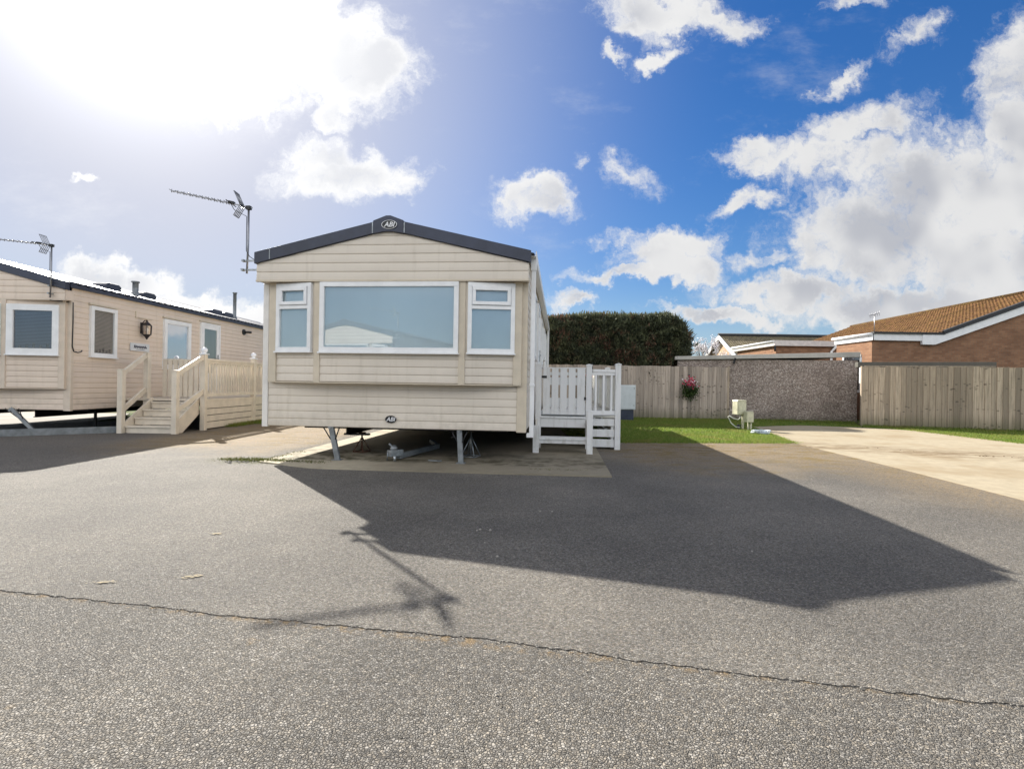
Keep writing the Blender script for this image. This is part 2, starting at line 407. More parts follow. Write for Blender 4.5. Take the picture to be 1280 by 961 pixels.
def npmesh(name, verts, faces, mats, mi=None, parent=None, smooth=False):
    me = bpy.data.meshes.new(name); nf, k = faces.shape
    me.vertices.add(len(verts)); me.vertices.foreach_set('co', np.ascontiguousarray(verts, np.float32).ravel())
    me.loops.add(nf*k); me.loops.foreach_set('vertex_index', np.ascontiguousarray(faces, np.int32).ravel())
    me.polygons.add(nf); me.polygons.foreach_set('loop_start', np.arange(0, nf*k, k, dtype=np.int32))
    for m in ([mats] if isinstance(mats, str) else mats): me.materials.append(MATS[m])
    if mi is not None: me.polygons.foreach_set('material_index', np.ascontiguousarray(mi, np.int32))
    me.polygons.foreach_set('use_smooth', np.full(nf, smooth)); me.update(calc_edges=True); me.validate()
    ob = bpy.data.objects.new(name, me); COL.objects.link(ob)
    if parent: ob.parent = parent
    return ob
def sheet(name, pts, z, mat, thick=0.0, kind='structure'):
    bm = bmesh.new(); vs = [bm.verts.new((p[0], p[1], z)) for p in pts]; f = bm.faces.new(vs)
    if f.normal.z < 0: f.normal_flip()
    if thick:
        r = bmesh.ops.extrude_face_region(bm, geom=[f]); nv = [g for g in r['geom'] if isinstance(g, bmesh.types.BMVert)]
        for v in nv: v.co.z = z
        for v in vs: v.co.z = z-thick
    bmesh.ops.recalc_face_normals(bm, faces=bm.faces)
    bmesh.ops.triangulate(bm, faces=[q for q in bm.faces if len(q.verts) > 4])
    me = bpy.data.meshes.new(name); bm.to_mesh(me); bm.free(); me.materials.append(MATS[mat])
    o = bpy.data.objects.new(name, me); COL.objects.link(o)
    return tag(o, kind=kind)
def siding(mb, P, ex, n, zlo, zhi, x0f, x1f, pitch=.105, mi=0):
    P, ex, n = Vector(P), Vector(ex), Vector(n)
    if not callable(x0f): a0 = x0f; x0f = lambda z: a0
    if not callable(x1f): a1 = x1f; x1f = lambda z: a1
    prof = [(0, .001), (.06, .0085), (.14, .0095), (.45, .0085), (.78, .0045), (.95, .001)]
    rows = []; k = 0
    while True:
        done = False
        for f, d in prof:
            z = zlo+(k+f)*pitch
            if z >= zhi: done = True; break
            rows.append((z, d))
        if done: break
        k += 1
    rows.append((zhi, rows[-1][1]))
    prev = None
    for z, d in rows:
        a = x0f(z); b = x1f(z)
        if b-a < .002: break
        cur = (mb.V(P+ex*a+n*d+Vector((0, 0, z))), mb.V(P+ex*b+n*d+Vector((0, 0, z))))
        if prev: mb.F((prev[0], prev[1], cur[1], cur[0]), mi)
        prev = cur
def slab(mb, P, ex, n, x0, x1, z0, z1, d0, d1, mi=0):
    P, ex, n = Vector(P), Vector(ex), Vector(n)
    i = [mb.V(P+ex*x+n*d+Vector((0, 0, z))) for z in (z0, z1) for d in (d0, d1) for x in (x0, x1)]
    for f in ((0, 2, 3, 1), (4, 5, 7, 6), (0, 1, 5, 4), (2, 6, 7, 3), (0, 4, 6, 2), (1, 3, 7, 5)): mb.F([i[k] for k in f], mi)
def blind_mesh(mb, P, ex, n, x0, x1, z0, z1, d, slats):
    if not slats: slab(mb, P, ex, n, x0, x1, z0, z1, d-.003, d); return
    slab(mb, P, ex, n, x0, x1, z0, z1, d-.006, d-.004, 1)
    z = z0+.012
    P, ex, n = Vector(P), Vector(ex), Vector(n)
    while z < z1-.01:
        mb.face([P+ex*x0+n*(d-.003)+Vector((0, 0, z+.022)), P+ex*x1+n*(d-.003)+Vector((0, 0, z+.022)), P+ex*x1+n*(d+.004)+Vector((0, 0, z)), P+ex*x0+n*(d+.004)+Vector((0, 0, z))])
        z += .027
def window(par, P, ex, n, x0, x1, z0, z1, fw=.055, vent=None, blind='pale_blind', slats=False, depth=.06, base=.0, drip=None, sill=False, name='window', glass='window_glass'):
    """uPVC unit: frame (part) with pane, opening sash and blind as its sub-parts."""
    mb = MB()
    slab(mb, P, ex, n, x0, x1, z0, z0+fw, base, depth); slab(mb, P, ex, n, x0, x1, z1-fw, z1, base, depth)
    slab(mb, P, ex, n, x0, x0+fw, z0+fw, z1-fw, base, depth-.001); slab(mb, P, ex, n, x1-fw, x1, z0+fw, z1-fw, base, depth-.001)
    slab(mb, P, ex, n, x0-.012, x1+.012, z0-.022, z0-.001, base, depth+.022)
    if vent: slab(mb, P, ex, n, x0+fw, x1-fw, vent-.03, vent+.02, base, depth-.002)
    w = mb.build(name, 'white_pvc', par, .003)
    g = MB(); q_ = [Vector(P)+Vector(ex)*a_+Vector(n)*(depth-.03)+Vector((0, 0, c_)) for a_, c_ in ((x0+fw, z0+fw), (x1-fw, z0+fw), (x1-fw, z1-fw), (x0+fw, z1-fw))]; g.face(q_); g.build('pane', glass, w)
    b = MB(); blind_mesh(b, P, ex, n, x0+fw, x1-fw, z0+fw, z1-fw, depth-.042, slats); b.build('blind', [blind, 'soft_black'], w)
    if vent:
        v = MB(); a = fw+.004
        slab(v, P, ex, n, x0+a, x1-a, vent+.024, vent+.07, depth-.02, depth+.016); slab(v, P, ex, n, x0+a, x1-a, z1-fw-.048, z1-fw-.002, depth-.02, depth+.016)
        slab(v, P, ex, n, x0+a, x0+a+.045, vent+.07, z1-fw-.048, depth-.02, depth+.015); slab(v, P, ex, n, x1-a-.045, x1-a, vent+.07, z1-fw-.048, depth-.02, depth+.015)
        v.build('sash', 'white_pvc', w, .003)
    if drip:
        dd = MB(); slab(dd, P, ex, n, x0-.03, x1+.03, z1+.02, z1+.05, base, depth-.005); dd.build('drip_rail', drip, w)
    if sill:
        for k in range(5):
            q = MB(); xx = x0+fw+.08+(x1-x0-2*fw-.16)*k/4.3; hh = .05+.07*((k*37) % 5)/5
            slab(q, P, ex, n, xx, xx+.045, z0+fw, z0+fw+hh, depth-.037, depth-.0355); q.build('ornament', 'sill_things', w)
    return w

def text_mesh(body, size, shear, depth):
    cu = bpy.data.curves.new('badge_text', 'FONT'); cu.body = body; cu.size = size; cu.shear = shear; cu.extrude = depth
    cu.align_x = 'CENTER'; cu.align_y = 'CENTER'; cu.offset = size*.018
    o = bpy.data.objects.new('badge_text', cu); COL.objects.link(o)
    bpy.context.view_layer.update()
    me = bpy.data.meshes.new_from_object(o.evaluated_get(bpy.context.evaluated_depsgraph_get()))
    bpy.data.objects.remove(o); bpy.data.curves.remove(cu)
    return me
def badge(par, c, rx, rz, ring):
    mb = MB(); n = 40
    def el(k, s): a = 2*math.pi*k/n; return (c[0]+rx*s*math.cos(a), c[2]+rz*s*math.sin(a))
    poly = [el(k, 1) for k in range(n)]; mb.prism(poly, c[1], c[1]-.012)
    if ring:
        for k in range(n):
            a0, a1, b0, b1 = el(k, 1.0), el(k+1, 1.0), el(k, .93), el(k+1, .93); y = c[1]-.0145
            mb.face([(a0[0], y, a0[1]), (a1[0], y, a1[1]), (b1[0], y, b1[1]), (b0[0], y, b0[1])], 1)
    b = mb.build('badge', ['soft_black', 'badge_white'], par)
    me = text_mesh('ABI', rz*1.55, .25, .001)
    me.transform(Matrix.Translation((c[0], c[1]-.0155, c[2]-rz*.04)) @ Matrix.Rotation(R(90), 4, 'X') @ Matrix.Diagonal((1.02, 1, 1, 1)))
    me.materials.clear(); me.materials.append(MATS['badge_white'])
    o = bpy.data.objects.new('lettering', me); COL.objects.link(o); o.parent = b
    return b

# ------------------------------------------------------------------ the static caravan
def caravan(loc, yaw, label, group, sid, trim, prm, detail=True):
    W, L, z0, zs, ze, za, ov = 3.66, prm['L'], prm['z0'], prm['zs'], prm['ze'], prm['za'], prm['ov']
    t = thing('static_caravan', loc, yaw, label, 'static caravan', group)
    X, Y = Vector((1, 0, 0)), Vector((0, 1, 0)); zb = prm['zb']
    # walls -------------------------------------------------
    m = MB(); siding(m, (0, 0, 0), X, -Y, z0, zb+.08, .065, W-.115)
    m.box(.02, W-.02, .012, .05, z0+.002, zs+.2); m.build('wall', [sid], t)
    for xx, nn, ex in ((0, -X, Y), (W, X, Y)):
        m = MB(); siding(m, (xx, 0, 0), ex, nn, z0, ze-.02, .0, L)
        m.box(min(xx, xx-nn[0]*.03), max(xx, xx-nn[0]*.03), .05, L-.05, z0+.003, ze-.03); m.build('wall', [sid], t)
    m = MB(); siding(m, (0, L, 0), X, Y, z0, za-.1, lambda z: max(.0, (z-ze)/(za-ze)*W/2), lambda z: min(W, W-(z-ze)/(za-ze)*W/2))
    m.build('wall', [sid], t)
    m = MB(); m.box(.05, W-.05, .06, L-.06, z0+.004, z0+.05); m.build('floor', 'dark_under', t)
    # corner trims
    m = MB(); m.box(-.018, .063, -.022, .045, z0-.015, zs); m.build('corner_trim', 'white_trim', t, .004)
    m = MB(); m.box(W-.113, W+.018, -.022, .045, z0-.015, zs); m.build('corner_trim', trim, t, .004)
    # bay ----------------------------------------------------
    yb, ys = -.17, -.045
    cx0, cx1 = prm.get('bay', (.845, 2.825))
    pts = [(.10, ys), (cx0, yb), (cx1, yb), (W-.06, ys)]
    m = MB()
    for k in range(3):
        a, b = Vector((*pts[k], 0)), Vector((*pts[k+1], 0)); e = (b-a); ln = e.length; e.normalize(); nn = Vector((e.y, -e.x, 0))
        siding(m, a, e, nn, zb+.005, prm['wz0']+.02, 0, ln); siding(m, a, e, nn, prm['wz0']+.02, zs, 0, ln, pitch=3.0)
    m.face([(p[0], p[1], zb) for p in pts]+[(W-.06, .03, zb), (.10, .03, zb)])
    m.face([(pts[0][0], pts[0][1], zb), (pts[0][0], pts[0][1], zs), (pts[0][0], .02, zs), (pts[0][0], .02, zb)])
    m.face([(pts[3][0], pts[3][1], zb), (pts[3][0], pts[3][1], zs), (pts[3][0], .02, zs), (pts[3][0], .02, zb)])
    bay = m.build('bay', [sid], t)
    for xx, yy, w in ((cx0, yb, .085), (cx1, yb, .085)):
        m = MB(); m.box(xx-w/2, xx+w/2, yy-.022, yy+.03, zb-.004, zs); m.build('bay_trim', trim, t, .004)
    m = MB(); m.obox((.10, ys-.012, (zb+zs)/2-.002), (.215, ys-.033, (zb+zs)/2-.002), .035, zs-zb+.004); m.build('bay_trim', trim, t, .004)
    m = MB(); m.obox((W-.06, ys-.012, (zb+zs)/2-.002), (W-.165, ys-.03, (zb+zs)/2-.002), .035, zs-zb+.004)
    m.build('bay_trim', trim, t, .004)
    m = MB()
    for k in range(3):
        a, b = pts[k], pts[k+1]; m.obox((*a, zb-.006), (*b, zb-.006), .045, .014)
    m.build('bay_sill', trim, t)
    wz0, wz1 = prm['wz0'], prm['wz1']
    P = Vector((0, yb, 0)); bl = prm['blinds']
    window(t, P, X, -Y, cx0+.048, cx1-.043, wz0, wz1, .062, None, bl[0], bl[1], drip=None, base=.0)
    for k, (u0, u1) in ((0, (.135, cx0-.16)), (2, (.07, W-.06-cx1-.085))):
        a, b = Vector((*pts[k], 0)), Vector((*pts[k+1], 0)); e = (b-a).normalized(); nn = Vector((e.y, -e.x, 0))
        window(t, a, e, nn, u0, u1, wz0+.005, wz1-.005, prm.get('sfw', .055), 2.105 if prm['vents'] else None, bl[0], bl[1], sill=prm.get('sill', False))
    # gable --------------------------------------------------
    xl, xr = -.03, W+.06; xm = W/2; th = .15
    zr = lambda x: ze+(za-ze)*(1-abs(x-xm)/(xm-xl))
    zf = lambda x: zr(x)-th*1.02
    xa = lambda z: xl+.02 if z < zf(xl) else xl+.02+(z-zf(xl))/(za-ze)*(xm-xl)
    xb = lambda z: xr-.03 if z < zf(xr) else xr-.03-(z-zf(xr))/(za-ze)*(xr-xm)
    m = MB(); siding(m, (0, -ov, 0), X, -Y, zs, za-th, xa, xb, pitch=.118)
    m.prism([(xl+.022, zs+.001), (xr-.032, zs+.001), (xr-.032, zf(xr)), (xm, za-th), (xl+.022, zf(xl))], -ov+.004, .012)
    m.build('gable', [sid], t)
    m = MB(); m.box(xl+.015, xr-.025, -ov-.018, -ov+.02, zs-.012, zs+.012); m.build('gable_trim', trim, t)
    m = MB()
    for s0, s1 in ((xl, xm-.2), (xm+.2, xr)):
        m.prism([(s0, zr(s0)), (s1, zr(s1)), (s1, zf(s1)), (s0, zf(s0))], -ov-.04, -ov+.06)
    m.prism([(xm-.205, zr(xm-.205)+.012), (xm-.03, za+.03), (xm+.03, za+.03), (xm+.205, zr(xm+.205)+.012), (xm+.205, zf(xm+.205)-.006), (xm+.06, za-th-.03), (xm-.06, za-th-.03), (xm-.205, zf(xm-.205)-.006)], -ov-.052, -ov+.06)
    fa = m.build('fascia', 'charcoal_trim', t, .004)
    for xx in ((xm-.215), (xm+.215), xl+.22):
        m = MB(); m.box(xx-.006, xx+.006, -ov-.0435, -ov-.038, zf(xx)+.005, zr(xx)-.01); m.build('joint_strip', 'galvanised', fa)
    if detail:
        badge(t, (xm+.02, -ov-.052, za-.095), .105, .058, True)
        badge(t, (xm, -.014, z0+.125), .077, .05, False)
    # roof ---------------------------------------------------
    m = MB(); per = .2; nn = int((L+ov)/per*6)
    for sgn in (0, 1):
        rows = []
        for k in range(nn+1):
            y = -ov+.05+(L+ov-.0)*k/nn; h = .026*math.cos(2*math.pi*y/per)
            x0 = xl if sgn == 0 else xr
            rows.append([m.V((x0+(xm-x0)*q, y, ze+(za-ze)*q+h*(1 if q < .97 else .2)-.012)) for q in (-.02, .3, .33, .63, .66, 1)])
        for k in range(nn):
            for q in range(5): m.F((rows[k][q], rows[k][q+1], rows[k+1][q+1], rows[k+1][q]), 0, q not in (1, 3))
    rf = m.build('roof', 'roof_sheet', t)
    m = MB(); m.prism([(xm-.10, za-.03), (xm, za+.022), (xm+.10, za-.03)], -ov+.06, L+.06); m.build('ridge_cap', 'charcoal_trim', rf)
    return t, dict(W=W, L=L, xm=xm, zr=zr, roof=rf, X=X, Y=Y, xl=xl, xr=xr)

def leg(par, x0, y0, ztop, x1, y1, zbot, mat='painted_steel'):
    m = MB(); a, b = Vector((x0, y0, ztop)), Vector((x1, y1, zbot)); d = (b-a).normalized()
    m.obox(a, b, .062, .012, up=(0, -1, .2)); 
    for s in (-1, 1):
        o = Vector((s*.031, .022, 0)); m.obox(a+o, b+o, .008, .05, up=(0, -1, .2))
    m.obox((x1-.06, y1+.015, .012+zbot-.01), (x1+.06, y1+.015, .012+zbot-.01), .11, .014)
    l = m.build('leg', mat, par, .002)
    m = MB(); m.tube([(x0, y0-.022, ztop-.04), (x0, y0+.03, ztop-.04)], .022, 10); m.build('pivot_bolt', 'galvanised', l)
    m = MB(); mid = a+(b-a)*.42
    for s in (-1, 1): m.tube([(x0+s*.13, y0+.03, ztop-.01), mid+Vector((s*.03, .0, 0))], .009, 6)
    m.build('brace', 'soft_black' if mat == 'painted_steel' else 'galvanised', l)

MX, MY, MYAW = -3.4636, 7.118, -.0925
main, mi_ = caravan((MX, MY, 0), MYAW, 'cream static caravan standing in the middle with pale blinds in its three-part bay window', 'static caravans on the park',
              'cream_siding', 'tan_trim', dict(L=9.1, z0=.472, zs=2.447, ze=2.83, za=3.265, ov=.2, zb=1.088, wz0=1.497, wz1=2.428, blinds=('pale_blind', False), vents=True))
W = 3.66
leg(main, .965, .0, .50, 1.085, -.03, .022)
leg(main, 2.765, .03, .50, 2.80, .0, .022)
m = MB()
for x in (1.05, 2.62):
    m.box(x-.035, x+.035, .35, 8.9, .33, .345); m.box(x-.006, x+.006, .35, 8.9, .345, .45); m.box(x-.035, x+.035, .35, 8.9, .45, .468)
for y in (.6, 2.4, 4.4, 6.6, 8.4): m.box(.3, 3.36, y-.03, y+.03, .40, .470)
m.box(.98, 1.35, .42, .50, .32, .345); m.build('chassis', 'soft_black', main)
for x in (.78, 2.88):
    wl = MB(); wl.tube([(x-.09, 4.9, .27), (x+.09, 4.9, .27)], .25, 24); tyre = wl.build('wheel', 'rubber', main, .02)
    r = MB(); r.tube([(x-.095, 4.9, .27), (x+.095, 4.9, .27)], .14, 18); r.build('rim', 'galvanised', tyre)
# white gutter and square downpipe on the right-hand side
m = MB(); gx = W+.02; pr = [(gx, 2.78), (gx+.095, 2.78), (gx+.105, 2.85), (gx+.096, 2.85), (gx+.088, 2.79), (gx+.006, 2.79), (gx+.004, 2.85), (gx, 2.85)]
m.prism(pr, -.10, 9.15); m.build('gutter', 'white_pvc', main)
m = MB(); m.box(W+.055, W+.115, .02, .085, .41, 2.70); m.box(W+.045, W+.125, .01, .095, 2.62, 2.78); m.box(W+.05, W+.12, .013, .09, 1.07, 1.11); m.box(W+.02, W+.115, .022, .083, .39, .45)
m.build('downpipe', 'white_pvc', main, .006)
m = MB(); m.box(W+.055, W+.115, 8.9, 8.965, .41, 2.78); m.build('downpipe', 'white_pvc', main, .006)
for a, b, z in ((.75, 1.75, 1.5), (4.3, 5.2, 1.5), (6.2, 6.8, 1.75), (7.5, 8.4, 1.5)):
    window(main, Vector((W, 0, 0)), Vector((0, 1, 0)), Vector((1, 0, 0)), a, b, z, 2.53, .055, None, 'pale_blind', False, base=.0)
def door(par, P, ex, n, x0, x1, z0, z1, blind):
    mb = MB()
    slab(mb, P, ex, n, x0, x0+.06, z0, z1, 0, .055); slab(mb, P, ex, n, x1-.06, x1, z0, z1, 0, .055); slab(mb, P, ex, n, x0+.06, x1-.06, z1-.06, z1, 0, .054)
    slab(mb, P, ex, n, x0+.06, x1-.06, z0, z0+.62, .012, .045); slab(mb, P, ex, n, x0+.06, x0+.16, z0+.62, z1-.06, .012, .044); slab(mb, P, ex, n, x1-.16, x1-.06, z0+.62, z1-.06, .012, .044)
    slab(mb, P, ex, n, x0+.16, x1-.16, z1-.16, z1-.06, .012, .044)
    d = mb.build('door', 'white_pvc', par, .003)
    g = MB(); g.face([Vector(P)+Vector(ex)*a_+Vector(n)*.03+Vector((0, 0, c_)) for a_, c_ in ((x0+.16, z0+.62), (x1-.16, z0+.62), (x1-.16, z1-.16), (x0+.16, z1-.16))]); g.build('pane', 'window_glass', d)
    g = MB(); slab(g, P, ex, n, x0+.16, x1-.16, z0+.62, z1-.16, .014, .019); g.build('blind', blind, d)
    g = MB(); slab(g, P, ex, n, x1-.125, x1-.095, z0+.92, z0+1.14, .044, .06); slab(g, P, ex, n, x1-.22, x1-.10, z0+1.03, z0+1.05, .062, .078); slab(g, P, ex, n, x1-.12, x1-.10, z0+1.03, z0+1.05, .058, .064)
    g.build('handle', 'galvanised', d)
    g = MB(); slab(g, P, ex, n, x0-.03, x1+.03, z1+.02, z1+.05, 0, .045); g.build('drip_rail', 'tan_trim', d)
door(main, Vector((W, 0, 0)), Vector((0, 1, 0)), Vector((1, 0, 0)), 2.6, 3.5, .64, 2.6, 'pale_blind')

LX, LY, LYAW = -8.445, 9.73, -.01
def lg(lx, ly, z=0):  # left caravan: measured from its near right-hand corner
    c, s = math.cos(LYAW), math.sin(LYAW); return Vector((LX+c*lx-s*ly, LY+s*lx+c*ly, z))
left, li_ = caravan(lg(-3.66, 0), LYAW, 'pinkish cream static caravan at the left edge with timber deck and two roof flues', 'static caravans on the park',
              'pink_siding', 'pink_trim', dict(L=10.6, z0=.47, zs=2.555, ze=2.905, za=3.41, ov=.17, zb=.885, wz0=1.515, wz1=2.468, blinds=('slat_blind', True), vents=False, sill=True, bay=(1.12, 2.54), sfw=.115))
SP = Vector((W, 0, 0)); EY = Vector((0, 1, 0)); EX = Vector((1, 0, 0))
window(left, SP, EY, EX, .395, 1.055, 1.525, 2.535, .075, None, 'slat_blind_pale', True, drip='tan_trim', glass='side_glass', sill=True)
window(left, SP, EY, EX, 2.50, 3.50, 1.35, 2.545, .10, None, 'slat_blind', True, drip='tan_trim', glass='side_glass')
door(left, SP, EY, EX, 3.92, 4.81, .66, 2.64, 'door_blind')
window(left, SP, EY, EX, 8.1, 9.2, 1.5, 2.545, .075, None, 'slat_blind_pale', True, drip='tan_trim', glass='side_glass')
m = MB(); m.box(W, W+.075, -.1, 10.6, 2.80, 2.915); m.build('eaves_trim', 'charcoal_trim', left, .006)
rf = li_['roof']; zr = li_['zr']
for ly, h, r in ((2.275, .30, .062), (6.49, .80, .05)):
    m = MB(); x = W-.5; z = zr(x)
    m.lathe([(r*1.9, z-.05), (r*1.25, z+.06), (r, z+.07), (r, z+h), (r*1.35, z+h+.005), (r*1.35, z+h+.035), (r*.6, z+h+.04)], (x, ly, 0), 16)
    m.build('flue', 'painted_steel', rf)
for a, b in ((1.33, 1.76), (2.43, 2.87), (5.17, 5.73), (5.8, 6.3)):
    m = MB(); x = W-.62; z = zr(x)
    m.prism([(a, z-.05), (b, z-.05), (b, z+.055), (b-.07, z+.10), (a+.07, z+.10), (a, z+.055)], x-.2, x+.2, ax='yz'); m.build('roof_vent', 'charcoal_trim', rf, .015)
m = MB(); m.tube([(W+.01, 6.1, 2.59), (W+.035, 6.1, 2.59)], .09, 18); m.tube([(W+.03, 6.13, 2.59), (W+.10, 6.2, 2.60), (W+.16, 6.27, 2.60)], .035, 10); m.build('boiler_outlet', 'soft_black', left)
m = MB(); m.box(W+.005, W+.03, 1.62, 2.12, 2.455, 2.475); m.box(W+.005, W+.028, 1.61, 1.63, 2.45, 2.60); m.build('drip_rail', 'tan_trim', left)
m = MB(); m.box(W+.0105, W+.016, .06, 2.5, 1.375, 1.392); m.build('cover_strip', 'pink_trim', left)
m = MB(); m.tube([(W-.24, -.20, 2.54), (W-.05, -.03, 2.535), (W+.02, .01, 2.53), (W+.025, .01, 2.2), (W+.025, .0, 1.7), (W+.03, .03, 1.60), (W+.035, .12, 1.58), (W+.035, .19, 1.60), (W+.035, .21, 1.63)], .010, 6); m.build('cable', 'soft_black', left)
leg(left, W-1.05, -.1, .50, W-.52, -.13, .022)
leg(left, .7, -.1, .50, .5, -.13, .022)
m = MB()
for x in (.95, 2.7):
    m.box(x-.035, x+.035, .3, 10.3, .30, .315); m.box(x-.006, x+.006, .3, 10.3, .315, .45); m.box(x-.035, x+.035, .3, 10.3, .45, .466)
for y in (.8, 3, 5.3, 8): m.box(.3, 3.4, y-.03, y+.03, .40, .468)
for y in (1.1, 1.9, 3.2): m.box(3.2, 3.24, y, y+.04, .02, .45)
m.build('chassis', 'soft_black', left)

# wall lantern and plaque on the left caravan's side
t = thing('wall_lantern', lg(.02, 1.80, 2.0), LYAW, 'black six-sided lantern with glass sides on the left caravan wall above the plaque', 'wall lamp')
c = (.115, 0, 0); m = MB()
m.lathe([(.004, -.02), (.022, .0), (.035, .03), (.085, .085), (.09, .10)], c, 6, sm=False); m.lathe([(.105, .30), (.098, .315), (.055, .36), (.018, .385), (.026, .40), (.006, .43)], c, 6, sm=False)
for k in range(6):
    a = 2*math.pi*k/6; m.obox((c[0]+.088*math.cos(a), .088*math.sin(a), .095), (c[0]+.098*math.cos(a), .098*math.sin(a), .305), .014, .014)
m.build('cage', 'black_iron', t)
m = MB(); m.obox((.0, 0, .12), (.0, 0, .36), .02, .07, up=(0, 1, 0)); m.tube([(.0, 0, .33), (.06, 0, .41), (.115, 0, .42)], .011, 6); m.build('bracket', 'black_iron', t)
m = MB(); m.lathe([(.083, .10), (.092, .30)], c, 6, sm=False); m.build('glass', 'lamp_glass', t)
m = MB(); m.lathe([(.012, .1), (.014, .15), (.028, .19), (.026, .23), (.008, .25)], c, 10); m.build('bulb', 'white_pvc', t)
t = thing('name_plaque', lg(.016, 1.456, 1.71), LYAW, 'pale grey name plaque with dark script below the wall lantern', 'sign')
m = MB(); m.box(.0, .018, 0, .575, 0, .175); m.build('board', 'plaque_grey', t, .006)
m = MB(); rr = random.Random(3); pts = []
for k in range(60):
    s = k/59; pts.append((.0205, .10+.38*s, .095+.026*math.sin(k*1.45)+.014*math.sin(k*.63)))
m.tube(pts, .0055, 4); m.tube([(.0205, .10, .06), (.0205, .11, .13), (.0205, .16, .128)], .006, 4)
m.tube([(.0205, .17+.25*k/20, .038+.006*math.sin(k*2.2)) for k in range(21)], .0035, 4)
m.build('lettering', 'charcoal_trim', t)

# ------------------------------------------------------------------ aerials
def aerial(loc, yaw, label, mast, tip, braces):
    t = thing('television_aerial', loc, yaw, label, 'aerial', 'television aerials on caravans')
    (x, y, zb, zt), tp = mast, Vector(tip)
    m = MB(); m.tube([(x-.012, y, zb), (x, y, zb+.4), (x, y, zt)], .0135, 8); m.build('mast', 'dull_alu', t)
    top = Vector((x, y, zt)); a = top+(top-tp).normalized()*.05; d = (tp-top).normalized()
    m = MB(); m.obox(a, tp, .016, .016); nn = 10
    for k in range(nn):
        p = top+d*(.30+.74*k/(nn-1)); h = .085-.003*k
        sd = d.cross(Vector((0, 0, 1))).normalized(); m.tube([p-sd*h, p+sd*h], .0045, 5); m.tube([p-Vector((0, 0, .022)), p+Vector((0, 0, .022))], .006, 5)
    m.build('boom', 'dull_alu', t)
    m = MB(); p = top+d*.24; m.obox(p-d*.045+Vector((0, 0, .012)), p+d*.03+Vector((0, 0, .012)), .05, .035); m.tube([p-sd*.14, p+sd*.14], .007, 6); m.build('dipole', 'soft_black', t)
    m = MB(); p = top+d*.085
    for s in (-1, 1):
        for q in range(5):
            o = sd*(-.07+.035*q); m.tube([p+o, p+o+d*.085+Vector((0, 0, s*.165))], .006, 5)
        m.obox(p+d*.084-sd*.075+Vector((0, 0, s*.163)), p+d*.084+sd*.075+Vector((0, 0, s*.163)), .014, .008); m.obox(p-sd*.075, p+sd*.075, .02, .012)
    m.build('reflector', 'dull_alu', t)
    m = MB(); m.obox(top-Vector((.03, 0, .01)), top+Vector((.03, 0, -.01)), .05, .05); m.build('clamp', 'soft_black', t)
    for (p, q) in braces:
        m = MB(); m.obox(p, q, .022, .022); e = Vector(p); m.obox(e+Vector((.0, -.03, 0)), e+Vector((.0, .03, 0)), .03, .03); m.build('bracket', 'galvanised', t)
    m = MB(); pp = top+d*.24; m.tube([pp+Vector((0, 0, -.01)), pp+Vector((.05, 0, -.09)), top+Vector((-.02, -.01, -.13)), top+Vector((-.018, -.012, -.6)), top+Vector((.03, -.01, -.68)), top+Vector((.09, 0, -.72))], .005, 5); m.build('cable', 'soft_black', t)
aerial((MX, MY, 0), MYAW, 'tall aerial on a mast fixed to the left gable corner of the middle caravan', (-.175, -.15, 2.56, 3.47), (-1.17, -.30, 3.655),
       (((-.235, -.15, 2.735), (-.01, -.15, 2.735)), ((-.245, -.15, 2.61), (-.01, -.15, 2.61))))
aerial(lg(0, 0), LYAW, 'aerial on a short mast at the gable corner of the left-hand caravan', (-.185, -.235, 2.58, 3.56), (-1.5, -.26, 3.68),
       (((-.21, -.235, 2.80), (-.2, -.16, 2.80)), ((-.22, -.235, 2.66), (-.2, -.16, 2.66))))

# ------------------------------------------------------------------ veranda of the middle caravan
t = thing('veranda_steps', (MX, MY, 0), MYAW, 'white plastic veranda with slatted gate and steps at the right side of the middle caravan', 'veranda')
def post(par, x, y, z0, z1, w=.095, mat='deck_white', cap=True, nm='post'):
    m = MB(); m.box(x-w/2, x+w/2, y-w/2, y+w/2, z0, z1)
    if cap: m.prism([(x-w/2-.008, z1), (x+w/2+.008, z1), (x+w/2+.008, z1+.018), (x+.012, z1+.032), (x-.012, z1+.032), (x-w/2-.008, z1+.018)], y-w/2-.008, y+w/2+.008)
    return m.build(nm, mat, par, .004)
VX0, VX1, VX2, VY = 3.755, 4.61, 5.115, 1.98
YB = 2.14
post(t, VX0, VY, .0, 1.43); post(t, VX1, VY, .0, 1.43); post(t, VX2, YB, 0, 1.455)
post(t, VX0-.005, 1.34, 0, .45, cap=False); post(t, VX1-.015, 1.34, 0, .70, cap=False)
for y in (4.1, 6.1, 8.1): post(t, VX2, y, 0, 1.455)
m = MB()
n = 5; gx0, gx1 = VX0+.075, VX1-.06; pit = (gx1-gx0)/n
for k in range(n): m.box(gx0+pit*k+.006, gx0+pit*(k+1)-.026+(.02 if k == n-1 else 0), VY-.035, VY-.012, .60, 1.395)
for z0, z1 in ((1.265, 1.32), (1.10, 1.23), (.73, .88), (.60, .69)): m.box(gx0, gx1, VY-.0115, VY+.012, z0, z1)
m.box(gx0, gx1, VY-.04, VY-.0355, 1.378, 1.40)
gate = m.build('gate', 'deck_white', t)
m = MB(); m.box(VX0+.05, VX0+.14, VY-.045, VY-.036, 1.215, 1.255); m.build('hinge', 'soft_black', gate)
m = MB(); m.box(gx1-.02, gx1+.04, VY-.045, VY-.036, .85, .90); m.build('latch', 'soft_black', gate)
m = MB(); m.box(VX0, VX2+.02, YB-.03, 8.2, .548, .585); m.build('deck', 'deck_white_dirty', t)
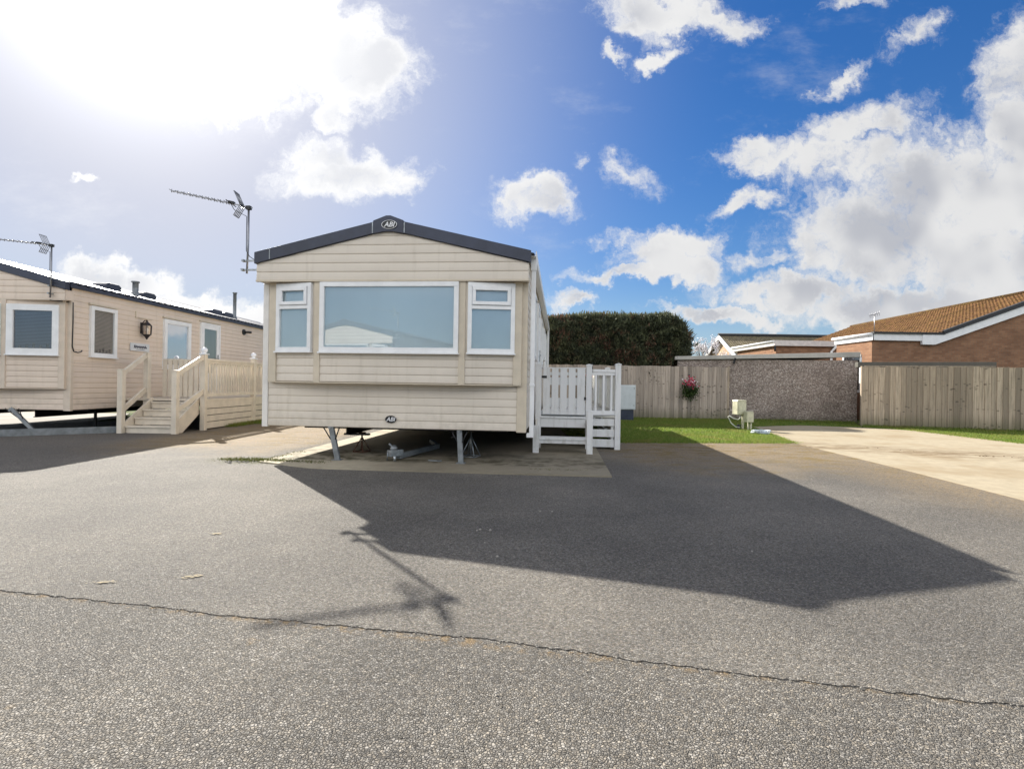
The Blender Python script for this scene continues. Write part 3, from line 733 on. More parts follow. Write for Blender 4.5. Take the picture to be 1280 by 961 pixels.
m = MB(); m.box(VX0+.05, VX1-.05, VY-.05, VY-.02, .38, .535); m.box(VX0+.05, VX1-.05, VY-.075, VY-.02, .5355, .565); m.build('fascia_board', 'deck_white', t, .004)
m = MB(); m.box(VX0+.045, VX1-.06, 1.36, 1.66, .225, .255); m.box(VX0+.045, VX1-.06, 1.38, 1.40, .165, .225); m.build('tread', 'deck_white', t, .004)
for x in (VX0-.004, VX1-.012):
    m = MB(); m.prism([(1.38, .02), (1.38, .22), (VY-.05, .52), (VY-.05, .30)], x-.03, x-.005, ax='yz'); m.build('stringer', 'deck_white_dirty', t)
m = MB()
for z0, z1 in ((.405, .53), (.215, .345), (.04, .175)): m.box(VX1+.05, VX2-.05, YB-.015, YB+.012, z0, z1)
m.box(VX2-.11, VX2-.06, YB+.013, YB+.04, .03, .53)
m.build('skirting', 'deck_white', t, .004)
def balustrade(par, a, b, zt, zb, gap, mat, bw=.032, rail=.07, z1=None):
    a, b = Vector((*a, 0)), Vector((*b, 0)); m = MB(); u = Vector((0, 0, 1))
    m.obox(a+u*zt, b+u*zt, .075, rail*.65); m.obox(a+u*(zt-.05), b+u*(zt-.05), .04, .05); m.obox(a+u*zb, b+u*zb, .055, rail)
    ln = (b-a).length; k = max(1, round(ln/gap))
    for i in range(k):
        p = a+(b-a)*((i+.5)/k); m.obox(p+u*(zb+rail/2-.002), p+u*(zt-.074), bw, bw, up=(b-a).normalized())
    return m.build('balustrade', mat, par)
balustrade(t, (VX1+.048, VY+.03), (VX2-.048, YB), 1.355, .635, .13, 'deck_white', .035, .07)
for y0, y1 in ((YB, 4.1), (4.1, 6.1), (6.1, 8.1)): balustrade(t, (VX2, y0+.05), (VX2, y1-.05), 1.355, .635, .115, 'deck_white_dirty')
m = MB()
for z0, z1 in ((.405, .53), (.215, .345), (.04, .175)): m.box(VX2-.012, VX2+.012, YB+.05, 8.05, z0, z1)
m.build('skirting', 'deck_white', t)

# ------------------------------------------------------------------ timber deck of the left caravan
t = thing('deck_with_steps', (0, 0, 0), 0, 'beige raised deck with railings and four steps beside the left-hand caravan', 'deck')
DX = -6.66; DI = -7.93; YF = 11.0; YE = 17.6; ZD = .63
def cpost(x, y, z0, z1, w=.10, ball=False):
    p = post(t, x, y, z0, z1, w, 'deck_cream', cap=not ball)
    if ball:
        m = MB(); m.box(x-.07, x+.07, y-.07, y+.07, z1, z1+.022); m.lathe([(.055, z1+.022), (.03, z1+.04), (.05, z1+.055), (.066, z1+.09), (.06, z1+.125), (.036, z1+.15), (.008, z1+.16)], (x, y, 0), 14)
        m.build('finial', 'finial', p)
cpost(DX, YF, 0, 1.635, ball=True); cpost(DX, 13.1, 0, 1.645, ball=True); cpost(DX, 15.2, 0, 1.645, ball=True); cpost(DX, YE, 0, 1.645)
cpost(-6.71, 10.15, 0, 1.25); cpost(-7.79, 10.15, 0, 1.25); cpost(DI, YF+.06, 0, 1.64)
balustrade(t, (DX, YF+.05), (DX, 13.05), 1.535, .765, .105, 'deck_cream'); balustrade(t, (DX, 13.15), (DX, 15.15), 1.535, .765, .105, 'deck_cream'); balustrade(t, (DX, 15.25), (DX, YE-.05), 1.535, .765, .105, 'deck_cream')
for y0, y1 in ((YF+.05, 13.05), (13.15, 15.15), (15.25, YE-.05)):
    m = MB()
    for z0, z1 in ((.47, .64), (.325, .455), (.18, .31), (.03, .165)): m.box(DX-.02, DX+.012, y0, y1, z0, z1)
    m.box(DX-.05, DX-.021, y0, y1, .03, .62, 1)
    m.build('skirting', ['deck_cream', 'dark_under'], t, .003)
m = MB(); m.box(-8.40, DX+.02, YF-.02, YE, ZD, ZD+.04); m.build('deck_board', 'deck_cream', t)
# far side railing of the deck, seen through the steps
balustrade(t, (-8.38, 12.9), (DX-.05, 12.9), 1.50, .78, .11, 'deck_cream', .034)
# half-height gate panel at the head of the steps
m = MB()
for k in range(8): m.box(-7.86+.118*k, -7.86+.118*k+.084, YF+.45, YF+.475, .70, 1.53)
m.box(-7.87, -6.80, YF+.476, YF+.51, 1.46, 1.55); m.box(-7.87, -6.80, YF+.476, YF+.51, .70, .79); m.build('panel', 'deck_cream', t)
for k in range(4):
    z = .115+.155*k; y = 10.20+.235*k
    m = MB(); m.box(-7.72, -6.78, y-.03, y+.25, z, z+.03); m.box(-7.72, -6.78, y, y+.022, z-.115, z); m.build('tread', 'deck_cream', t, .003)
for x in (-7.755, -6.755):
    m = MB(); m.prism([(10.17, .0), (10.17, .20), (YF-.02, .70), (YF-.02, .36), (10.42, .0)], x-.018, x+.018, ax='yz'); m.build('stringer', 'deck_cream', t)
for xa, xb in ((-6.71, DX), (-7.79, DI)):
    m = MB(); m.obox((xa, 10.19, 1.20), (xb, YF, 1.60), .05, .10); m.obox((xa, 10.19, .47), (xb, YF, .86), .045, .10); m.build('handrail', 'deck_cream', t, .004)

# ------------------------------------------------------------------ things beneath the caravans
ML = lambda lx, ly, z=0.0: Vector((MX+math.cos(MYAW)*lx-math.sin(MYAW)*ly, MY+math.sin(MYAW)*lx+math.cos(MYAW)*ly, z))
def stand(p, label, h, mat, r):
    t = thing('axle_stand', p, MYAW, label, 'axle stand', 'axle stands under the middle caravan')
    m = MB(); m.tube([(0, 0, .02), (0, 0, h)], .014, 8); m.obox((-.05, 0, h), (.05, 0, h), .05, .02); m.build('column', mat, t)
    for k in range(4):
        a = k*math.pi/2+.5; m = MB(); m.tube([(0, 0, h*.78), (r*math.cos(a), r*math.sin(a), .01)], .0085, 6); m.build('leg', mat, t)
    m = MB()
    pts = [(r*math.cos(k*math.pi/2+.5), r*math.sin(k*math.pi/2+.5), .014) for k in range(5)]; m.tube(pts, .007, 5); m.build('base_ring', mat, t)
stand(ML(1.109, .79, .022), 'rusty axle stand in the sunlight gap left of the tow bar', .30, 'rust', .13)
stand(ML(2.83, .62, .022), 'grey axle stand behind the right-hand front support leg', .40, 'galvanised', .15)
t = thing('tow_bar', ML(1.86, .10, .022), MYAW, 'detached steel tow bar with coupling head lying on the concrete under the middle caravan', 'tow bar')
m = MB(); m.obox((.03, .05, .05), (.30, 1.25, .06), .07, .07); m.obox((.30, 1.25, .06), (.02, 1.9, .06), .05, .06); m.build('beam', 'painted_steel', t, .004)
m = MB(); m.obox((-.07, -.06, .10), (.06, .10, .10), .10, .09); m.tube([(-.03, -.02, .13), (-.045, -.03, .20), (-.075, -.05, .235)], .014, 8); m.lathe([(.05, 0), (.055, .03), (.03, .06), (.008, .07)], (-.02, -.0, .145), 12); m.build('coupling', 'galvanised', t, .01)
m = MB(); m.tube([(-.09, -.05, .12), (-.095, -.055, .0)], .008, 6); m.tube([(.02, -.08, .0), (.02, -.08, .07)], .02, 8); m.build('support', 'galvanised', t)
m = MB(); m.obox((0, 0, .012), (.15, -.05, .012), .03, .012); m.obox((.13, -.06, .012), (.17, -.02, .012), .03, .014)
o = m.build('spanner', 'galvanised'); o.location = ML(2.33, .12, .022); tag(o, 'small steel spanner lying between tow bar and right-hand support leg', 'spanner')
a, b = gp(0, 546), gp(146, 541); a = a+(a-b)*.6
t = thing('steel_channel', (0, 0, 0), 0, 'grey steel channel lying on the ground beneath the left-hand caravan', 'steel beam')
m = MB(); u = Vector((0, 0, 1)); d = (b-a).normalized(); sd = d.cross(u)
m.obox(a+u*.065, b+u*.065, .012, .13); m.obox(a+u*.124-sd*.035, b+u*.124-sd*.035, .075, .012); m.obox(a+u*.006-sd*.035, b+u*.006-sd*.035, .075, .012); m.build('web', 'painted_steel', t)

# ------------------------------------------------------------------ ground
tag(sheet('ground', [(-400, -400), (400, -400), (400, 700), (-400, 700)], -.03, 'field_ground'))
SEAM = [(-2.605-9, 2.606+1.72), (-2.605, 2.606), (-1.667, 2.434), (-.774, 2.286), (-.121, 2.191), (.648, 2.007), (1.099, 1.911), (1.805, 1.776), (6, .95), (20, -1.9)]
def seam_y(x):
    for (xa, ya), (xb, yb) in zip(SEAM, SEAM[1:]):
        if x <= xb: return ya+(yb-ya)*(x-xa)/(xb-xa)
    return SEAM[-1][1]
jag = []; x = -11.6; rj = random.Random(5); w = 0
while x < 19.9:
    w = w*.72+rj.uniform(-.007, .007); jag.append((x, seam_y(x)+w)); x += .012 if -3.2 < x < 3 else .15
tag(sheet('road', [(-40, -30), (40, -30), (40, 8), (-40, 8)], .0002, 'coarse_tarmac'))
drive = jag+[(19.9, 5.0), (5.18, 5.05), (5.197, 5.147), (5.482, 7.555), (5.70, 10.35), (3.8, 10.02), (2.2, 9.85), (1.3, 9.9), (-2.6, 13.0), (-6.5, 12.9), (-8, 14.2), (-10.6, 12.6), (-14, 9.5), (-40, 9.5), (-40, 6), (-11.6, 5)]
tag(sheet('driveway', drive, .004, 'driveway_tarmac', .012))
# rear edge pieces of the tarmac that run under the caravans
PAD = [ML(.14, -.33), ML(1.05, -.66), ML(2.2, -.66), ML(3.6, -.63), ML(4.75, -.60), ML(4.78, 9.6), ML(.10, 9.6)]
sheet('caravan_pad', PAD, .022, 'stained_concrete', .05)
PITCH = [(5.20, 5.16), (5.49, 7.555), (5.74, 10.40), (6.34, 12.57), (6.75, 14.35), (8.6, 15.25), (10.2, 14.75), (11.0, 13.9), (10.9, 10.8), (10.85, 3), (5.0, 3)]
sheet('empty_pitch', PITCH, .009, 'pale_concrete', .04)
sheet('yard', [(-40, 9.6), (-14, 9.55), (-10.65, 12.65), (-10.9, 14.2), (-12, 16), (-40, 16)], -.002, 'yard_concrete', .02)
LAWN = [(1.3, 9.93), (2.2, 9.88), (3.8, 10.05), (5.70, 10.42), (6.30, 12.57), (6.72, 14.40), (8.6, 15.30), (10.2, 14.80), (10.45, 15.3), (11.3, 16.69), (7.55, 17.35), (-8, 17.4), (-6.5, 12.95), (-2.6, 13.02)]
sheet('lawn', LAWN, .010, 'turf', .03)
LAWN2 = [(10.25, 14.75), (11.04, 13.9), (10.94, 10.8), (10.9, 5), (20, 3), (20, 12.2), (10.5, 15.25)]
sheet('lawn', LAWN2, .010, 'turf', .03)
def inpoly(P, x, y):
    c = np.zeros(len(x), bool); n = len(P); j = n-1
    for i in range(n):
        xi, yi = P[i][:2]; xj, yj = P[j][:2]
        c ^= ((yi > y) != (yj > y)) & (x < (xj-xi)*(y-yi)/(yj-yi+1e-12)+xi); j = i
    return c
def blades(boxes, polys, n, hmin, hmax, w):
    xs, ys = [], []
    for (x0, x1, y0, y1), cnt in zip(boxes, n):
        xs.append(rng.uniform(x0, x1, cnt)); ys.append(rng.uniform(y0, y1, cnt))
    x, y = np.concatenate(xs), np.concatenate(ys); ok = np.zeros(len(x), bool)
    for P in polys: ok |= inpoly(P, x, y)
    x, y = x[ok], y[ok]; N = len(x); a = rng.uniform(0, 6.283, N); h = rng.uniform(hmin, hmax, N)*(.6+.8*rng.random(N)); ln = rng.normal(0, .5, (N, 2))*h[:, None]
    v = np.zeros((N, 3, 3)); v[:, 0] = np.c_[x-w*np.cos(a), y-w*np.sin(a), np.full(N, .008)]; v[:, 1] = np.c_[x+w*np.cos(a), y+w*np.sin(a), np.full(N, .008)]
    v[:, 2] = np.c_[x+ln[:, 0], y+ln[:, 1], .008+h]
    return v.reshape(-1, 3), np.arange(N*3).reshape(-1, 3)
v, f = blades([(1.2, 7, 9.8, 12), (1.2, 7.2, 12, 17.3), (6, 11.4, 14.3, 17.3), (10.2, 16, 9, 15.3), (-7, -2.5, 12.8, 14)], [LAWN, LAWN2], [60000, 60000, 14000, 60000, 8000], .018, .045, .006)
# a ragged fringe that creeps over the tarmac edge, and weeds along the deck skirting
def line_tufts(a, b, n, sp, h):
    s = rng.random(n); x = a[0]+(b[0]-a[0])*s+rng.normal(0, sp, n); y = a[1]+(b[1]-a[1])*s+rng.normal(0, sp, n)
    an = rng.uniform(0, 6.283, n); hh = h*rng.uniform(.4, 1.2, n); w = .006; ln = rng.normal(0, .5, (n, 2))*hh[:, None]
    q = np.zeros((n, 3, 3)); q[:, 0] = np.c_[x-w*np.cos(an), y-w*np.sin(an), np.full(n, .003)]; q[:, 1] = np.c_[x+w*np.cos(an), y+w*np.sin(an), np.full(n, .003)]; q[:, 2] = np.c_[x+ln[:, 0], y+ln[:, 1], hh]
    return q.reshape(-1, 3)
V = [v]
for a, b, n, sp, h in (((1.3, 9.9), (5.7, 10.38), 8000, .11, .04), ((-6.6, 11.9), (-6.55, 13.6), 2500, .06, .09), ((-6.5, 12.9), (-2.6, 13.0), 3000, .1, .06), ((5.7, 10.4), (6.7, 14.3), 3000, .06, .035), ((7.6, 17.3), (11.2, 16.6), 2500, .08, .10), ((10.5, 15.2), (14.2, 14.05), 2500, .05, .09), ((1.6, 17.3), (7.5, 17.3), 3000, .05, .08), ((10.95, 13.9), (10.9, 9), 2500, .08, .04)):
    V.append(line_tufts(a, b, n, sp, h))
v = np.concatenate(V); tag(npmesh('grass', v, np.arange(len(v)).reshape(-1, 3), 'grass_blade'), 'short mown green grass on the lawns in front of the fences', 'grass', kind='stuff')
V = []
for a, b, n, sp, h in (((-3.9, 6.95), (-3.0, 6.85), 900, .07, .03), ((-3.3, 6.9), (-2.5, 6.75), 500, .05, .03), ((-3.35, 6.9), (-3.2, 7.8), 250, .04, .025), ((0.2, 6.5), (1.0, 6.45), 220, .05, .02)):
    V.append(line_tufts(a, b, n, sp, h))
v = np.concatenate(V); v[:, 2] += .012
tag(npmesh('weeds', v, np.arange(len(v)).reshape(-1, 3), 'weed_leaf'), 'mossy weeds at the corner of the concrete pad under the middle caravan', 'weeds', kind='stuff')
# loose bits of stone and litter on the tarmac
def pebbles(spots):
    m = MB()
    for x, y, r, *q in spots:
        n = 5; z = .004; mi = 1 if q else 0
        m.lathe([(r*.7, z), (r, z+r*.4), (r*.6, z+r*.9), (r*.1, z+r)], (x, y, 0), n, mi=mi, sm=False, ph=random.random()*6)
    return m.build('pebbles', ['pebble', 'clod'])
sp = [(*gp(u, v)[:2], r) for u, v, r in ((600, 663, .012), (613, 664, .014), (596, 664, .009), (713, 615, .011), (645, 638, .008), (675, 640, .012), (690, 640, .008), (622, 697, .012), (606, 679, .007), (940, 690, .007), (1015, 600, .01), (620, 868, .006))]
for k in range(70): sp.append((random.uniform(-3.0, 4.0), random.uniform(2.7, 6.2), random.uniform(.002, .0045)))
for k in range(260):
    x = random.uniform(-2.8, 2.2); sp.append((x, seam_y(x)+random.gauss(-.004, .005), random.uniform(.002, .0042)))
for k in range(120): sp.append((random.uniform(-3.8, -2.5), random.gauss(6.85, .09), random.uniform(.006, .018)))
for cx_, cy_, n_ in ((7.3, 9.2, 6), (8.1, 8.6, 14), (8.55, 8.45, 16), (9.0, 8.5, 8), (6.9, 9.6, 5), (9.9, 9.3, 5)):
    for k in range(n_): sp.append((random.gauss(cx_, .13), random.gauss(cy_, .10), random.uniform(.004, .017), 1))
for k in range(50): sp.append((random.uniform(.1, 1.0), random.gauss(6.6, .06), random.uniform(.006, .018)))
tag(pebbles(sp), 'loose pale stones and grit scattered over the tarmac', 'stones', kind='stuff')
for u, v, w, h in ((130, 729, .085, .022), (237, 722, .085, .03), (270, 668, .05, .02)):
    m = MB(); p = gp(u, v)
    for k in range(34):
        x = p.x+random.gauss(0, w*.38); y = p.y+random.gauss(0, h*.45)+(x-p.x)*.25; r = random.uniform(.003, .008); a0 = random.random()*6
        m.face([(x+r*math.cos(a0+q*1.2566)*1.5, y+r*math.sin(a0+q*1.2566)*.8, .0085+.00003*k) for q in range(5)])
    tag(m.build('road_marking', 'yellow_paint'), kind='structure')

# ------------------------------------------------------------------ fences, garage, wall
def fence(name, a, b, h, label, mat, bw=.145, jit=.012):
    a, b = Vector((*a, 0)), Vector((*b, 0)); ln = (b-a).length; yaw = math.atan2(b.y-a.y, b.x-a.x)
    t = thing(name, a, yaw, label, 'fence', 'timber board fences')
    m = MB(); x = 0.0; rj = random.Random(11)
    while x < ln:
        w = bw*rj.uniform(.86, 1.1); top = h+rj.uniform(-jit, jit); y = rj.uniform(-.003, .003)
        x2 = min(x+w+.012, ln)
        p = [(x, -.022+y), (x2, -.008+y), (x2, .004+y), (x, .004+y)]
        m.prism(p, .02, top, ax='xy'); x += w
    m.build('board_panel', mat, t)
    m = MB()
    for z in (.35, .95, h-.3): m.box(0, ln, .008, .06, z-.04, z+.04)
    m.build('rail', mat, t)
    x = .04
    while x < ln+.1:
        p = MB(); p.box(x-.05, x+.05, .062, .16, 0, h-.03); p.build('post', mat, t); x += 2.45
    return t
fl = fence('board_fence', (-8.6, 17.40), (7.40, 17.35), 1.80, 'grey weathered board fence behind the veranda with the flower basket on it', 'weathered_board')
p = MB(); p.box(15.94, 16.0, -.03, .06, 0, 1.83); p.build('post', 'weathered_board_warm', fl)
fr = fence('board_fence', (10.53, 15.27), (21.0, 11.94), 1.79, 'warm grey board fence along the right side below the brick bungalow', 'weathered_board_warm')
p = MB(); p.box(-.05, .0, -.035, .06, 0, 1.81); p.build('post', 'weathered_board_warm', fr)
m = MB(); m.box(0.04, 3.2, -.014, .016, 1.80, 1.822); m.build('capping', 'weathered_board_warm', fr)

t = thing('garage', (7.57, 17.37, 0), math.atan2(16.70-17.37, 11.33-7.57), 'pebble-dashed concrete garage with a grey flat roof edge between the two fences', 'garage')
GL = 3.82
m = MB(); m.box(-1.85, GL, .0, .12, 0, 2.06); m.box(GL-.12, GL, .12, 5, 0, 2.06); m.box(-1.85, -1.73, .12, 5, 0, 2.06); m.box(-1.73, GL-.12, 4.88, 5, 0, 2.06); m.build('wall', 'pebbledash', t)
m = MB(); k = 0
while k*.62 < GL: m.box(.62*k-.012, .62*k+.012, -.006, .002, .02, 2.05); k += 1
m.build('panel_joint', 'pebbledash', t)
m = MB(); m.prism([(-1.95, 2.04), (GL+.05, 2.165), (GL+.05, 2.335), (-1.95, 2.16)], -.09, .05); rfg = m.build('roof_edge', 'coping_concrete', t, .012)
m = MB(); m.prism([(-1.95, 2.07), (GL+.05, 2.25), (GL+.05, 2.29), (-1.95, 2.11)], .05, 5.1); m.build('roof', 'coping_concrete', t)
m = MB(); m.obox((-.03, -.06, 1.93), (.02, -.10, 2.11), .05, .05); m.build('bracket', 'soft_black', t)
m = MB(); m.tube([(GL+.07, -.03, 1.9), (GL+.07, -.03, 2.15), (GL+.1, .2, 2.2)], .035, 10); m.build('drainpipe', 'white_pvc', t)

t = thing('boundary_wall', (10.60, 15.75, 0), math.atan2(-1.17, 3.68), 'low wall with dark mossy coping just behind the right-hand board fence', 'wall')
m = MB(); m.box(0.5, 9.6, .16, .36, 0, 1.80); m.build('wall', 'dark_coping', t)  # body coloured dark to stand in for the shade at the fence end
m = MB(); m.box(0.12, 3.6, .12, .40, 1.80, 1.965); m.build('coping', 'dark_coping', t, .01)

# ------------------------------------------------------------------ hedge
def hedge():
    X0, X1, Y0, Y1, ZT = -2.2, 6.42, 17.75, 20.2, 3.55
    def rad(x):  # rounded right-hand end
        return np.clip((X1-x)/1.25, 0, 1)
    N = 95000
    x = rng.uniform(X0, X1, N); side = rng.random(N)
    top = ZT-.05*np.sin(x*1.7)-.08*np.sin(x*.6+1)
    q = np.sqrt(np.clip(1-(1-rad(x))**2, 0, 1)); top = 1.3+(top-1.3)*(.55+.45*q); 
    y0 = Y0+.9*(1-q); 
    z = 1.2+(top-1.2)*rng.random(N)**.9
    y = y0+.12*np.sin(x*3+z*2)+.10*np.sin(x*7.3+1.6*np.sin(z*5.1))*np.sin(z*6.2+x)+rng.normal(0, .09, N)
    # upper face
    up = side > .70; z[up] = top[up]+rng.normal(-.02, .06, up.sum()); y[up] = rng.uniform(y0[up], Y1, up.sum())
    # soften the front top arris
    e = (~up) & (z > top-.35); y[e] += .30*((z[e]-(top[e]-.35))/.35)**2
    # end face
    en = side < .10; x[en] = X1+rng.normal(0, .07, en.sum())-.18*((z[en]-2.3)/1.3)**2; y[en] = rng.uniform(Y0+.7, Y1, en.sum()); z[en] = rng.uniform(1.2, ZT-.45, en.sum())
    nrm = np.zeros((N, 3)); nrm[:, 1] = -1; nrm[up] = (0, 0, 1); nrm[en] = (1, -.3, .1)
    d = nrm*.8+rng.normal(0, .45, (N, 3)); d[:, 2] += .75; d /= np.linalg.norm(d, axis=1)[:, None]
    ln = rng.uniform(.045, .125, N); sd = np.cross(d, rng.normal(0, 1, (N, 3))); sd /= np.linalg.norm(sd, axis=1)[:, None]
    w = ln*.20; P = np.c_[x, y, z]
    v = np.zeros((N, 4, 3)); v[:, 0] = P-d*ln[:, None]*.3; v[:, 1] = P+sd*w[:, None]+d*ln[:, None]*.25; v[:, 2] = P+d*ln[:, None]; v[:, 3] = P-sd*w[:, None]+d*ln[:, None]*.25
    v = v.reshape(-1, 3); f = np.arange(N*4).reshape(-1, 4)
    # longer leaders that break the outline
    M = 3000; xx = rng.uniform(X0, X1+.1, M); qq = np.sqrt(np.clip(1-(1-rad(xx))**2, 0, 1)); tt = 1.3+(ZT-.05*np.sin(xx*1.7)-.08*np.sin(xx*.6+1)-1.3)*(.55+.45*qq)
    yy = rng.uniform(Y0+.3, Y1-.4, M); d = rng.normal(0, .28, (M, 3)); d[:, 2] = 1; r_ = xx > X1-.6; d[r_, 0] += .9; d /= np.linalg.norm(d, axis=1)[:, None]
    ln = rng.uniform(.12, .30, M); sd = np.cross(d, rng.normal(0, 1, (M, 3))); sd /= np.linalg.norm(sd, axis=1)[:, None]; P = np.c_[xx, yy, tt-.05]
    v2 = np.zeros((M, 4, 3)); v2[:, 0] = P; v2[:, 1] = P+sd*.018+d*ln[:, None]*.4; v2[:, 2] = P+d*ln[:, None]; v2[:, 3] = P-sd*.018+d*ln[:, None]*.4
    f2 = np.arange(M*4).reshape(-1, 4)+len(v); v = np.concatenate([v, v2.reshape(-1, 3)]); f = np.concatenate([f, f2])
    o = npmesh('foliage', v, f, 'conifer_spray')
    t = thing('conifer_hedge', (0, 0, 0), 0, 'tall clipped dark green conifer hedge with brown patches behind the board fence', 'hedge')
    o.parent = t
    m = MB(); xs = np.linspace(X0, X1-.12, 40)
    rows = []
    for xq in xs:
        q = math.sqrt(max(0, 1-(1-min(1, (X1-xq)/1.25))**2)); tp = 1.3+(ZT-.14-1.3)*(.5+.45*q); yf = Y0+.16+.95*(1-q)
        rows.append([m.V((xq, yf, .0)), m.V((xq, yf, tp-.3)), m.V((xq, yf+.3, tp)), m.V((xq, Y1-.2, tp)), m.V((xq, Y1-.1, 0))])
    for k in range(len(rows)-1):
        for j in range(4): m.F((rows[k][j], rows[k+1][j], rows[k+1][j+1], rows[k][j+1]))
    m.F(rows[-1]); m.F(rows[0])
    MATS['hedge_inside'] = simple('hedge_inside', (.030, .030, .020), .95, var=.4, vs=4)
    m.build('light_block_core', 'hedge_inside', t)  # dark core added inside the foliage to block light
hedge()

# bare shrub with pale blossom right of the hedge
def bare_tree(base, h, label):
    t = thing('blossom_tree', base, .0, label, 'tree')
    m = MB(); tips = []; rt = random.Random(9)
    def grow(p, d, ln, r, lv):
        pts = [p]; q = p
        for k in range(3):
            d = (d+Vector((rt.gauss(0, .16), rt.gauss(0, .16), .06))).normalized(); q = q+d*ln/3; pts.append(q)
        m.tube(pts, [r, r*.85, r*.72, r*.6], 5, caps=False)
        if lv == 0: tips.extend(pts[1:]); return
        for k in range(rt.choice((3, 4))):
            nd = (d+Vector((rt.gauss(0, .55), rt.gauss(0, .55), rt.uniform(.0, .4)))).normalized()
            grow(pts[rt.choice((2, 3))], nd, ln*rt.uniform(.55, .8), r*.55, lv-1)
    grow(Vector((0, 0, 0)), Vector((0, 0, 1)), h*.42, .07, 4)
    m.build('trunk', 'bark', t)
    n = 2600; P = np.array([tips[rt.randrange(len(tips))] for _ in range(n)])+rng.normal(0, .05, (n, 3))
    a = rng.normal(0, 1, (n, 3)); a /= np.linalg.norm(a, axis=1)[:, None]; b = np.cross(a, rng.normal(0, 1, (n, 3))); b /= np.linalg.norm(b, axis=1)[:, None]; r = .028
    v = np.stack([P-a*r, P+b*r*.8, P+a*r, P-b*r*.8], 1).reshape(-1, 3)
    npmesh('blossom', v, np.arange(n*4).reshape(-1, 4), 'blossom_white', parent=t)
bare_tree(at(884, 440, 24)*1.0-Vector((0, 0, at(884, 440, 24).z)), 3.7, 'small bare tree with white blossom just right of the conifer hedge')

# ------------------------------------------------------------------ bungalows
def tri_mesh(name, polys, mat, par, uvb=None, thick=.0):
    m = MB(); m.uvb = uvb
    for p in polys: m.face([tuple(q) for q in p])
    o = m.build(name, mat, par, fix=False)
    if thick:
        s = o.modifiers.new('thickness', 'SOLIDIFY'); s.thickness = thick; s.offset = -1
    return o
t = thing('brick_bungalow', (0, 0, 0), 0, 'brown brick bungalow with mossy orange tiled roof and white bargeboard at the right edge', 'bungalow')
Yg = 18.3
def A(u, v, d=Yg): return at(u, v, d)
c0 = A(1090, 430); xL = c0.x; zE = A(1090, 416).z; xV = A(1176, 414.5).x
ap = A(1343, 357); ax_ = Vector((.075, 1, 0)).normalized(); LEN = 13.8
slope = (ap.z-zE-.05)/(ap.x-xV); xA = ap.x; xF = 2*xA-xV
def back_of(x, y, z, k): return Vector((x, y, z))+ax_*k
# gable front and the long walls behind it
m = MB(); m.prism([(xV+.12, 0), (xF-.12, 0), (xF-.12, zE-.05), (xA, ap.z-.16), (xV+.12, zE-.05)], Yg, Yg+.22)
for x in (xV+.14, xF-.14): m.obox(back_of(x, Yg+.3, (zE-.1)/2, 0), back_of(x, Yg+.3, (zE-.1)/2, LEN-.6), .22, zE-.1)
m.build('wall', 'house_brick', t)
# flat-roofed side part, flush with the gable
m = MB(); m.box(xL, xV+.119, Yg+.001, Yg+.22, 0, zE-.25); m.box(xL, xL+.2, Yg+.22, Yg+2.0, 0, zE-.25); m.build('wall', 'house_brick', t)
m = MB(); m.box(xL-.03, xV-.1, Yg-.10, Yg+.0, zE-.27, zE-.035); m.prism([(xV-.75, zE-.40), (xV-.30, zE-.40), (xA+.02, ap.z-.34), (xA+.02, ap.z-.04), (xV-.02, zE-.04), (xV-.75, zE-.05)], Yg-.13, Yg-.03)
m.build('bargeboard', 'white_board', t)
m = MB(); m.box(xL-.06, xL-.001, Yg-.10, Yg+2.05, zE-.27, zE-.034); m.build('fascia', 'white_board', t)
m = MB(); m.box(xL-.05, xV+.03, Yg-.17, Yg-.0, zE-.034, zE+.03); m.prism([(xV-.02, zE-.03), (xA, ap.z-.05), (xA, ap.z+.12), (xV-.02, zE+.10)], Yg-.185, Yg-.02); m.build('verge_trim', 'black_felt', t)
m = MB(); m.box(xL-.04, xV, Yg, Yg+2.0, zE-.03, zE+.0); m.build('flat_roof', 'black_felt', t)
m = MB(); m.tube([(xL-.11, Yg-.1, zE-.05), (xL-.11, Yg+2.1, zE-.05)], .05, 10); m.build('gutter', 'white_board', t)
e2 = Vector((xA-xV, 0, ap.z-zE)).normalized()
g0 = Vector((xV-.05, Yg-.16, zE+.045)); g1 = Vector((xA, Yg-.16, ap.z+.075)); f0 = Vector((xF+.05, Yg-.16, zE+.045))
polys = []; nr = Vector((-e2.z, 0, e2.x)); sl = (g1-g0).length; nc = int(sl/.27)
for k in range(nc):
    a = g0+e2*(sl*k/nc)+nr*.045; b = g0+e2*(sl*(k+1)/nc)+nr*.012; c = g0+e2*(sl*k/nc)+nr*.008
    polys += [[a, b, b+ax_*LEN, a+ax_*LEN], [c, a, a+ax_*LEN, c+ax_*LEN]]
polys.append([g1, f0, f0+ax_*LEN, g1+ax_*LEN])
tri_mesh('roof', polys, 'mossy_tile', t, (g0, tuple(ax_), e2))
m = MB(); m.tube([g1, g1+ax_*LEN], .10, 10); m.build('ridge_tile', 'mossy_tile', t)
m = MB(); m.box(xL-.02, xL+.005, Yg+.55, Yg+1.6, 1.0, 2.42); w_ = m.build('window', 'white_pvc', t); m = MB(); m.box(xL-.025, xL-.021, Yg+.63, Yg+1.52, 1.1, 2.34); m.build('pane', 'window_glass', w_)
